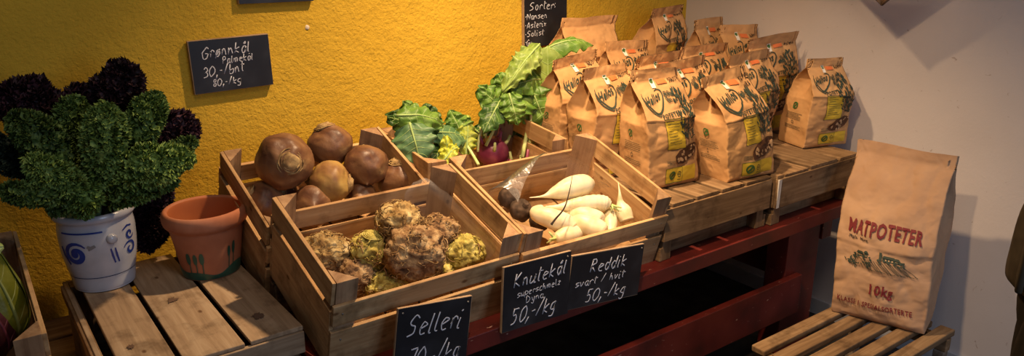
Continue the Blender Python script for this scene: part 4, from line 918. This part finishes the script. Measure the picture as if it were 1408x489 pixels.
kale('green kale leaf drooping over the jug at the right', M_(.04, -.04), (0.2284, -0.2500, 0.7536), (0.2692, -0.3000, 0.7846), (0.3368, -0.3000, 0.7837), .062, KG, KS, 6)
kale('green kale leaf reaching left in the middle row', M_(-.03, -.02), (0.1893, -0.2700, 0.7746), (0.1454, -0.3100, 0.8299), (0.1079, -0.3200, 0.8708), .066, KG2, KS, 7)
kale('small green kale leaf pointing far left at the bottom of the bunch', M_(-.05, -.03), (0.1645, -0.2800, 0.7853), (0.1041, -0.3200, 0.8112), (0.0594, -0.3200, 0.8256), .046, KG, KS, 8)
kale('green kale leaf hanging at the front over the jug rim', M_(-.01, -.05), (0.1957, -0.2700, 0.8177), (0.1838, -0.2900, 0.7841), (0.1774, -0.2800, 0.7472), .062, KG, KS, 9)
kale('dark green kale leaf tucked at the far right under the sweeping one', M_(.05, .02), (0.3248, -0.1600, 0.7665), (0.3691, -0.1800, 0.8041), (0.4125, -0.1800, 0.8279), .055, KG, KS, 10)
kale('small green kale leaf at the front left of the jug rim', M_(-.04, -.04), (0.1788, -0.2700, 0.7886), (0.1511, -0.2800, 0.7778), (0.1314, -0.2700, 0.7601), .045, KG2, KS, 16)
kale('dark purple kale leaf at the upper left of the bunch', M_(-.03, .04), (0.1834, -0.0800, 0.8523), (0.1442, -0.1200, 0.9235), (0.0962, -0.1200, 0.9472), .105, KP, KSP, 11)
kale('dark purple kale leaf, the highest one of the bunch', M_(.02, .04), (0.2712, -0.1000, 0.8827), (0.2932, -0.1200, 0.9458), (0.3351, -0.1000, 0.9646), .090, KP, KSP, 12)
kale('dark purple kale leaf at the right of the bunch', M_(.04, .03), (0.3495, -0.0800, 0.8183), (0.4027, -0.1000, 0.8527), (0.4339, -0.1000, 0.8263), .070, KP, KSP, 13)
kale('small dark purple kale leaf between the two large purple ones', M_(.0, .05), (0.2358, -0.0800, 0.8839), (0.2277, -0.1000, 0.9244), (0.2142, -0.1000, 0.9413), .055, KP, KSP, 14)
kale('purple kale leaf hanging down between the jug and the terracotta pot', M_(.05, .03), (0.3247, -0.1100, 0.7373), (0.3329, -0.1200, 0.6788), (0.3069, -0.1300, 0.6013), .075, KP, KSP, 15)
kale('second purple kale leaf filling the dark middle of the bunch', M_(.02, .03), (0.3163, -0.1000, 0.7700), (0.3121, -0.1200, 0.8246), (0.3055, -0.1200, 0.8817), .11, KP, KSP, 17)
kale('purple kale leaf low in the dark centre of the bunch', M_(.0, .0), (0.2261, -0.1700, 0.7319), (0.2458, -0.1800, 0.7861), (0.2712, -0.1800, 0.8207), .10, KP, KSP, 18)
kale('palm kale leaf, narrow and blue green, pointing left under the curly ones', M_(-.04, .03), (0.1589, -0.1600, 0.7632), (0.1085, -0.1800, 0.8189), (0.0724, -0.1800, 0.8902), .045, KB, KS, 19, name='palm_kale_leaf', fr=.007)
kale('palm kale leaf along the left edge of the photo', M_(-.04, .04), (0.1578, -0.1200, 0.7639), (0.1025, -0.1200, 0.8206), (0.0528, -0.1200, 0.8881), .050, KB, KS, 20, name='palm_kale_leaf', fr=.007)
kale('palm kale leaf lowest at the left, nearly level', M_(-.05, .01), (0.1712, -0.1800, 0.7769), (0.1239, -0.2000, 0.8136), (0.0571, -0.2000, 0.8431), .040, KB, KS, 21, name='palm_kale_leaf', fr=.007)

# ------------------------------------------------------------------ jug and pot
def lathe(b, prof, m, n=56, wob=None):
    P = cr(prof, 4)
    def fn(i, j):
        k = j * (len(P) - 1); a = int(min(round(k), len(P) - 1)); r, z = P[a][:2]; th = 2 * pi * i; w_ = wob(th, z) if wob else 1
        return (r * cos(th) * w_, r * sin(th) * w_, z)
    b.grid(fn, n, len(P) - 1, m, True); return P
def prof_r(P, z):
    for a, b_ in zip(P, P[1:]):
        if min(a[1], b_[1]) <= z <= max(a[1], b_[1]) and a[1] != b_[1]: q = (z - a[1]) / (b_[1] - a[1]); return a[0] * (1 - q) + b_[0] * q
    return P[-1][0]
GLZ = noisy('grey_salt_glaze', [(.36, .37, .40), (.44, .45, .49), (.50, .51, .55)], (14, 14, 14), 5, .22, .6, .08, .001); BLU = noisy('cobalt_blue_glaze', [(.015, .03, .16), (.025, .05, .26)], (30, 30, 30), 3, .25, .5, 0)
BLU2 = flat('dark_blue_line', (.02, .03, .09), .3); INN = flat('dark_jug_inside', (.10, .10, .11), .5)
j = empty('stoneware_jug', (JC[0], JC[1], .5585)); tag(j, 'grey stoneware crock with cobalt blue swirls holding the kale', 'jug')
OUT = [(.0, .0), (.052, .0), (.0575, .003), (.0595, .010), (.0615, .028), (.066, .050), (.0705, .078), (.0725, .105), (.0725, .128), (.0705, .143), (.0715, .150), (.0765, .155), (.078, .161), (.076, .167), (.071, .168), (.066, .163), (.064, .150), (.064, .10), (.056, .03), (.03, .012), (.0, .010)]
b = MB(); JP = lathe(b, OUT, GLZ); b.build('crock_body', j)
outer = [p for p in JP[:JP.index(max(JP, key=lambda q: q[1]))]]
def on(P, th, z, off=.0012): r = prof_r(P, z) + off; return (r * cos(th), r * sin(th), z)
def paint(pts, wd, m, nm, par, P, flat_=True):
    b = MB(); vs, fs = ribbon(pts, wd, True); b.add([on(P, x / .07 - pi / 2, z) for x, z in vs], fs, m); return b.build(nm, par)
for z, w_ in ((.134, .0035), (.034, .0016)):
    b = MB(); n = 60; vs = []
    for i in range(n): th = 2 * pi * i / n; vs += [on(outer, th, z - w_ / 2), on(outer, th, z + w_ / 2)]
    if z > .1: i0 = int(n * .58); b.add(vs[2 * i0:2 * i0 + 24], [(2 * i, 2 * i + 2, 2 * i + 3, 2 * i + 1) for i in range(11)], BLU)
    else: b.add(vs, [(2 * i, 2 * ((i + 1) % n), 2 * ((i + 1) % n) + 1, 2 * i + 1) for i in range(n)], BLU2)
    b.build('painted_line', j)
def swirl(cx, cz, s, mir=1, turns=1.6, a0=0):
    return [(cx + mir * s * (1 - .80 * k / 26) * cos(a0 + turns * 2 * pi * k / 26), cz + s * (1 - .80 * k / 26) * sin(a0 + turns * 2 * pi * k / 26) * 1.05) for k in range(27)]
# th=-pi/2 faces -y; the camera sees the side around x = -.01
X0 = -.046
paint(swirl(X0 - .008, .090, .024, 1, 1.5, .6), .0105, BLU, 'painted_swirl', j, outer)
b = MB(); vs, fs = ell(X0 - .010, .090, .0075, .0075, 14); b.add([on(outer, x / .07 - pi / 2, z, .0015) for x, z in vs], fs, BLU); b.build('painted_swirl', j)
paint([(X0 - .040, .105), (X0 - .036, .085), (X0 - .026, .066)], .006, BLU, 'painted_stroke', j, outer)
for dx in (.058, .066): paint([(X0 + dx - .002, .095), (X0 + dx, .080), (X0 + dx + .004, .062)], .0042, BLU, 'painted_stroke', j, outer)
paint(swirl(X0 + .098, .083, .016, -1, 1.2, .3), .006, BLU, 'painted_swirl', j, outer); paint(swirl(X0 + .100, .114, .011, -1, 1.1, 3.4), .005, BLU, 'painted_swirl', j, outer)
paint([(X0 + .084, .126), (X0 + .096, .132), (X0 + .108, .130)], .004, BLU, 'painted_stroke', j, outer)
b = MB(); b.tube([on(outer, (X0 + .060) / .07 - pi / 2, .116, -.004), on(outer, (X0 + .060) / .07 - pi / 2, .116, .006), on(outer, (X0 + .060) / .07 - pi / 2, .116, .010)], [.011, .010, .006], GLZ, 16); o = b.build('handle_knob', j); o['label'] = 'pale glazed knob'
b = MB(); b.tube([on(outer, (X0 + .050 + .155) / .07 - pi / 2, .116, -.004), on(outer, (X0 + .050 + .155) / .07 - pi / 2, .116, .006), on(outer, (X0 + .205) / .07 - pi / 2, .116, .010)], [.011, .010, .006], GLZ, 16); b.build('handle_knob', j)
GBR = flat('grey_brown_blot', (.20, .19, .19), .5)
paint([(X0 + .016, .107), (X0 + .022, .103), (X0 + .030, .107)], .008, GBR, 'glaze_blot', j, outer); paint([(X0 + .018, .107), (X0 + .019, .098)], .004, GBR, 'glaze_blot', j, outer)

TER = noisy('terracotta', [(.34, .115, .055), (.43, .155, .075), (.52, .22, .12)], (13, 13, 13), 6, .75, .2, .25, .002); TIN = noisy('terracotta_inside', [(.36, .10, .035), (.46, .15, .05)], (10, 10, 10), 4, .8, .1, .2, .001)
GBD = noisy('dark_green_glaze', [(.012, .05, .035), (.025, .085, .055), (.05, .13, .085)], (22, 22, 22), 5, .35, .5, .2, .002)
p = empty('terracotta_pot', (.405, -.255, .5585)); tag(p, 'empty terracotta pot with a green painted base and little trees', 'flower pot')
wob = lambda th, z: 1 + .018 * sin(2 * th + .8) + .010 * sin(3 * th + 2)
TP = [(.0, .0), (.052, .0), (.0575, .002), (.061, .020), (.065, .045), (.0695, .075), (.074, .098), (.0755, .108), (.081, .113), (.086, .120), (.0875, .130), (.086, .140), (.081, .146), (.075, .144), (.072, .136), (.068, .10), (.060, .04), (.050, .012), (.0, .010)]
b = MB()
PT = cr(TP, 4); iz = PT.index(max(PT, key=lambda q: q[1]))
lathe(b, TP, TER, 64, wob)
nf = 64
for i, f in enumerate(b.f):
    if i // nf > iz + 3: b.m[i] = b.mi(TIN)
b.build('pot_body', p)
out2 = PT[:iz]
def on2(th, z, off=.0012):
    r = prof_r(out2, z) * wob(th, z) + off; return (r * cos(th), r * sin(th), z)
b = MB(); n = 90; vs = []
for i in range(n):
    th = 2 * pi * i / n; top = .022 + .008 * sin(2 * th + 2.2) + .004 * sin(5 * th); 
    for q in range(5): vs.append(on2(th, .0015 + (top - .0015) * q / 4, .0013 - .0007 * (q == 4)))
b.add(vs, [(5 * i + q, 5 * ((i + 1) % n) + q, 5 * ((i + 1) % n) + q + 1, 5 * i + q + 1) for i in range(n) for q in range(4)], GBD); b.build('green_base_band', p)
for (x, z0, z1, w_) in ((-.052, .040, .066, .0095), (-.038, .040, .064, .0085), (-.025, .040, .066, .0095), (.032, .048, .072, .007), (.044, .052, .080, .008)):
    b = MB(); pts = [(x, z0 + (z1 - z0) * k / 8) for k in range(9)]; vs, fs = ribbon(pts, w_, True); b.add([on2(xx / .066 - pi / 2 - .12, z, .0018) for xx, z in vs], fs, GBD)
    vs, fs = ribbon([(x, .018), (x + .001, z0 + .004)], .0022); b.add([on2(xx / .066 - pi / 2 - .12, z, .0016) for xx, z in vs], fs, GBD); b.build('painted_tree', p)

# ------------------------------------------------------------------ cabbages in the left crate
CBY = leafmat('shaded_pointed_cabbage_leaf', (.11, .12, .008), (.17, .18, .014), (.24, .25, .035), .15); CBP = leafmat('red_cabbage_leaf', (.025, .004, .008), (.05, .008, .015), (.09, .022, .03), .08)  # pointed cabbage greens are darkened: the shade around it is put into the colour
CBL = leafmat('pale_cabbage_leaf', (.42, .55, .14), (.52, .64, .20), (.60, .70, .30), .2)
def cabbage(label, c, ax, L, r, m, vm, seed):
    R = random.Random(seed); o = empty('pointed_cabbage' if m is not CBP else 'red_cabbage', c); tag(o, label, 'cabbage'); ax, u, v = frame_axis(ax)
    for k in range(5):
        b = MB(); a0 = k * 2.3; span = pi * (1.25 if k < 2 else 1.0); k_ = 1 + .025 * k
        def fn(i, j_, off=0):
            a = a0 + (i - .5) * span; s_ = -1 + 2 * j_; rr = r * k_ * (max(0, 1 - abs(s_) ** 2.6)) ** .5 * (1 - .18 * s_) * (1 + .05 * sin(7 * a + seed) * .5 + .06 * nz((cos(a), sin(a), s_), 2.6, seed + k)) + .0008 + off
            lift = (abs(i - .5) * 2) ** 4 * r * .06
            return ax * (s_ * L / 2) + (u * cos(a) + v * sin(a)) * (rr + lift)
        b.grid(fn, 22, 26, m); b.build('wrapper_leaf', o, solid=.0012)
        b = MB(); b.tube([fn(.5, .02 + .93 * q / 12, .001) for q in range(13)], [.0042 * (1 - q / 14) for q in range(13)], vm, 6)
        for s_ in (-1, 1):
            for w_ in range(4):
                b.tube([fn(.5 + s_ * .09 * q, min(.98, .12 + .17 * w_ + .05 * q), .0006) for q in range(5)], [.0015 * (1 - q / 6) for q in range(5)], vm, 5)
        b.build('rib', o)
    return o
cabbage('yellow green pointed cabbage standing against the right side of the left crate', (-0.0048, -0.3000, 0.6584), (-.20, .25, .9), .24, .046, CBY, flat('pale_rib', (.24, .26, .07), .5), 1)
cabbage('dark red pointed cabbage at the front of the left crate', (-0.0332, -0.3400, 0.6082), (-.25, .20, .85), .17, .050, CBP, flat('red_rib', (.10, .02, .035), .5), 3)
o = leaf('pale green rounded leaf end at the left edge above the red cabbage', (-0.0037, -0.3600, 0.7354), (0.0391, -0.3700, 0.7416), .045, CBL, 50, .25, None, .12, 3, None, .35, 0, None, name='cabbage_leaf')

# ------------------------------------------------------------------ pennant above the frame by the white wall
FAB = noisy('brown_pennant_cloth', [(.10, .06, .04), (.16, .10, .06)], (60, 60, 60), 3, .8, .1, .2, .001)
def pennant(label, A, B_, T_):
    b = MB(); A = Vector(A); B_ = Vector(B_); T_ = Vector(T_); n = 10
    vs = []; 
    for jj in range(n + 1):
        l = A.lerp(T_, jj / n); r_ = B_.lerp(T_, jj / n)
        for i in range(n + 1): p = l.lerp(r_, i / n); vs.append(p + Vector((.006 * sin(i * .9 + jj * .4), 0, 0)))
    b.add(vs, [(jj * (n + 1) + i, jj * (n + 1) + i + 1, (jj + 1) * (n + 1) + i + 1, (jj + 1) * (n + 1) + i) for jj in range(n) for i in range(n)], FAB)
    o = b.build('pennant', solid=.002); tag(o, label, 'pennant'); return o
pennant('brown cloth pennant of which only the tip hangs into the top of the photo', (2.11, -.58, 1.215), (2.11, -.93, 1.215), (2.1100, -0.7681, 1.0738))
b = MB(); b.tube([(2.11, .099, 1.225), (2.11, -.4, 1.218), (2.11, -1.0, 1.217), (2.11, -1.6, 1.222), (2.11, -2.2, 1.235), (2.3115, -2.4, 1.26)], .002, flat('cord', (.25, .2, .15), .8), 6); o = b.build('hanging_cord'); tag(o, 'thin cord stretched along the white wall above the photo, holding the pennant', 'cord')
# ------------------------------------------------------------------ person at the right edge
def skin_fig(name, pts, edges, parent, m, sub=2):
    me = bpy.data.meshes.new(name); me.from_pydata([p[:3] for p in pts], edges, []); o = bpy.data.objects.new(name, me); C.objects.link(o); o.parent = parent
    s = o.modifiers.new('skin', 'SKIN'); s.use_smooth_shade = True
    for i, p in enumerate(pts):
        r = p[3]; v = me.skin_vertices[0].data[i]; v.radius = (r, p[4] if len(p) > 4 else r); v.use_root = (i == 0)
    b = o.modifiers.new('sub', 'SUBSURF'); b.levels = sub; b.render_levels = sub; me.materials.append(m); return o
SKN = noisy('skin', [(.42, .23, .15), (.50, .29, .20)], (8, 8, 8), 3, .5, .4, .05, .001, None, 0, .1)
JAC = noisy('dark_olive_jacket', [(.030, .022, .014), (.045, .033, .020), (.060, .045, .028)], (40, 40, 40), 5, .8, .15, .5, .003, (9, 9, 9)); TRO = noisy('black_brown_trousers', [(.010, .008, .006), (.020, .015, .011)], (50, 50, 50), 4, .85, .1, .3, .002)
HRM = noisy('brown_hair', [(.03, .018, .010), (.07, .04, .02)], (90, 20, 20), 4, .6, .3, .6, .003)
PX, PY = 1.430, -1.594
pr = empty('person', (PX, PY, 0), (0, 0, radians(199))); tag(pr, 'person in a dark olive jacket and black trousers standing at the right edge', 'person')
k = .86
def q(*a): return [tuple(v * k for v in p) for p in a]
# local axes: x = the person's left, -y = forward
V = q((0, -.02, .93, .09, .07), (0, 0, 1.08, .09, .07), (0, -.01, 1.25, .10, .065), (0, -.005, 1.34, .065, .05), (0, -.005, 1.46, .055, .055), (0, -.02, 1.53, .062, .065), (0, -.025, 1.62, .072, .088), (0, -.02, 1.69, .050, .065),
      (.12, .01, 1.32, .035), (.145, .06, 1.14, .036), (.13, 0, 1.07, .032), (.12, -.07, 1.0, .028),
      (-.12, .01, 1.32, .035), (-.145, .06, 1.14, .036), (-.13, 0, 1.07, .032), (-.12, -.07, 1.0, .028),
      (.072, -.03, .84, .055), (.090, -.058, .49, .045), (.098, -.008, .10, .038), (.105, -.06, .035, .034, .028), (.115, -.15, .025, .030, .020),
      (-.072, -.03, .84, .055), (-.090, -.058, .49, .045), (-.098, -.008, .10, .038), (-.105, -.06, .035, .034, .028), (-.115, -.15, .025, .030, .020))
E_ = [(0, 1), (1, 2), (2, 3), (3, 4), (4, 5), (5, 6), (6, 7), (3, 8), (8, 9), (9, 10), (10, 11), (3, 12), (12, 13), (13, 14), (14, 15), (0, 16), (16, 17), (17, 18), (18, 19), (19, 20), (0, 21), (21, 22), (22, 23), (23, 24), (24, 25)]
skin_fig('body', V, E_, pr, SKN)
b = MB(); RG = [(.715, .150, .142), (.719, .160, .156), (.75, .162, .160), (.82, .160, .158), (.87, .154, .146), (.95, .148, .112), (1.05, .150, .102), (1.12, .155, .102), (1.17, .150, .095), (1.20, .120, .080), (1.235, .060, .060), (1.27, .056, .058), (1.272, .046, .048)]
RG = cr(RG, 4)
def jk(i, j):
    kk = j * (len(RG) - 1); a_ = RG[int(round(kk))]; th = 2 * pi * i; p_ = Vector((a_[1] * cos(th), a_[2] * sin(th) - .005, a_[0])); f_ = .006 * nz(p_, 9, 3) + .004 * nz((p_.x, p_.y, p_.z * .5), 18, 8)
    return p_ + Vector((cos(th), sin(th), 0)) * f_
b.grid(jk, 60, len(RG) - 1, JAC, True); b.build('jacket', pr)
for s_ in (-1, 1):
    b = MB(); P_ = cr([(s_ * .135, .0, 1.185, .060), (s_ * .158, .03, 1.08, .054), (s_ * .160, .045, .985, .052), (s_ * .152, -.01, .93, .049), (s_ * .140, -.075, .890, .047), (s_ * .132, -.098, .868, .044)], 6)
    b.tube([Vector(p_[:3]) + Vector((nz(p_, 14, 2), nz(p_, 14, 5), 0)) * .004 for p_ in P_], [p_[3] * (1 + .05 * nz(p_, 40, 1)) for p_ in P_], JAC, 22); b.build('sleeve', pr)
    b = MB(); b.box(s_ * .10 - .045, s_ * .10 + .045, -.150, -.140, .74, .83, JAC, j=.002); b.build('pocket', pr, bevel=.004)
b = MB()
TS = cr([(.560, .02, .02), (.565, .09, .075), (.62, .135, .105), (.70, .140, .118), (.80, .125, .108), (.86, .118, .10)], 4)
def ts(i, j):
    a_ = TS[int(round(j * (len(TS) - 1)))]; th = 2 * pi * i; return (a_[1] * cos(th), -.025 + a_[2] * sin(th), a_[0])
b.grid(ts, 36, len(TS) - 1, TRO, True); b.build('trouser_seat', pr)
for s_ in (-1, 1):
    b = MB(); P_ = cr([(s_ * .062, -.025, .74, .080), (s_ * .068, -.045, .62, .088), (s_ * .078, -.050, .42, .072), (s_ * .082, -.025, .22, .064), (s_ * .085, -.005, .07, .066), (s_ * .085, -.005, .05, .064)], 6)
    b.tube([Vector(p_[:3]) + Vector((nz(p_, 12, 2), nz(p_, 12, 5), 0)) * .004 for p_ in P_], [p_[3] * (1 + .06 * nz(p_, 30, 1)) for p_ in P_], TRO, 24); b.build('trouser_leg', pr)
for s in (-1, 1):
    skin_fig('shoe', q((s * .11, .03, .040, .050, .045), (s * .11, -.06, .038, .048, .040), (s * .12, -.18, .030, .045, .030)), [(0, 1), (1, 2)], pr, flat('black_leather', (.015, .013, .012), .4) if s < 0 else bpy.data.materials['black_leather'])
hd = Vector((0, -.02, 1.60)) * k
b = MB()
def hair(i, j):
    a = 2 * pi * i; ph = pi * .62 * j; rr = .098 * k; d = Vector((sin(ph) * cos(a) * .88, sin(ph) * sin(a) * 1.08, cos(ph) * 1.15)); 
    if d.y < -.35 and ph > .9: d *= .9
    return hd + Vector((0, .014, .018)) + d * rr * (1 + .05 * nz(d, 6, 3))
b.grid(hair, 30, 14, HRM, True); b.build('hair', pr)
b = MB()
def head(i, j):
    th = 2 * pi * i; ph = pi * (.003 + .994 * j); z = cos(ph); rx = .070 * (1 - .16 * max(0, -z)); ry = .088 * (1 - .10 * max(0, -z)); y = sin(ph) * sin(th) * ry
    return hd + Vector((sin(ph) * cos(th) * rx, y + (-.006 if y < 0 and z < 0 else 0) * abs(z), z * .108))
b.grid(head, 40, 26, SKN, True); b.build('head', pr)
for s in (-1, 1):
    b = MB(); c = hd + Vector((s * .030, -.074, .005)) * 1
    b.grid(lambda i, j, c=c: c + Vector((cos(2 * pi * i) * sin(pi * j), sin(2 * pi * i) * sin(pi * j), cos(pi * j))) * .011, 12, 8, flat('eye', (.5, .48, .45), .3), True); b.build('eye', pr)
    b = MB(); c = hd + Vector((s * .070, .005, .0))
    b.grid(lambda i, j, c=c: c + Vector((cos(2 * pi * i) * sin(pi * j) * .008, sin(2 * pi * i) * sin(pi * j) * .016, cos(pi * j) * .027)), 12, 8, SKN, True); b.build('ear', pr)
b = MB(); b.tube([hd + Vector((0, -.080, .012)), hd + Vector((0, -.098, -.012)), hd + Vector((0, -.090, -.028))], [.008, .012, .010], SKN, 10); b.build('nose', pr)
b = MB(); b.tube([hd + Vector((-.022, -.070, -.050)), hd + Vector((0, -.080, -.049)), hd + Vector((.022, -.070, -.050))], [.003, .005, .003], flat('lips', (.38, .14, .11), .4), 8); b.build('mouth', pr)
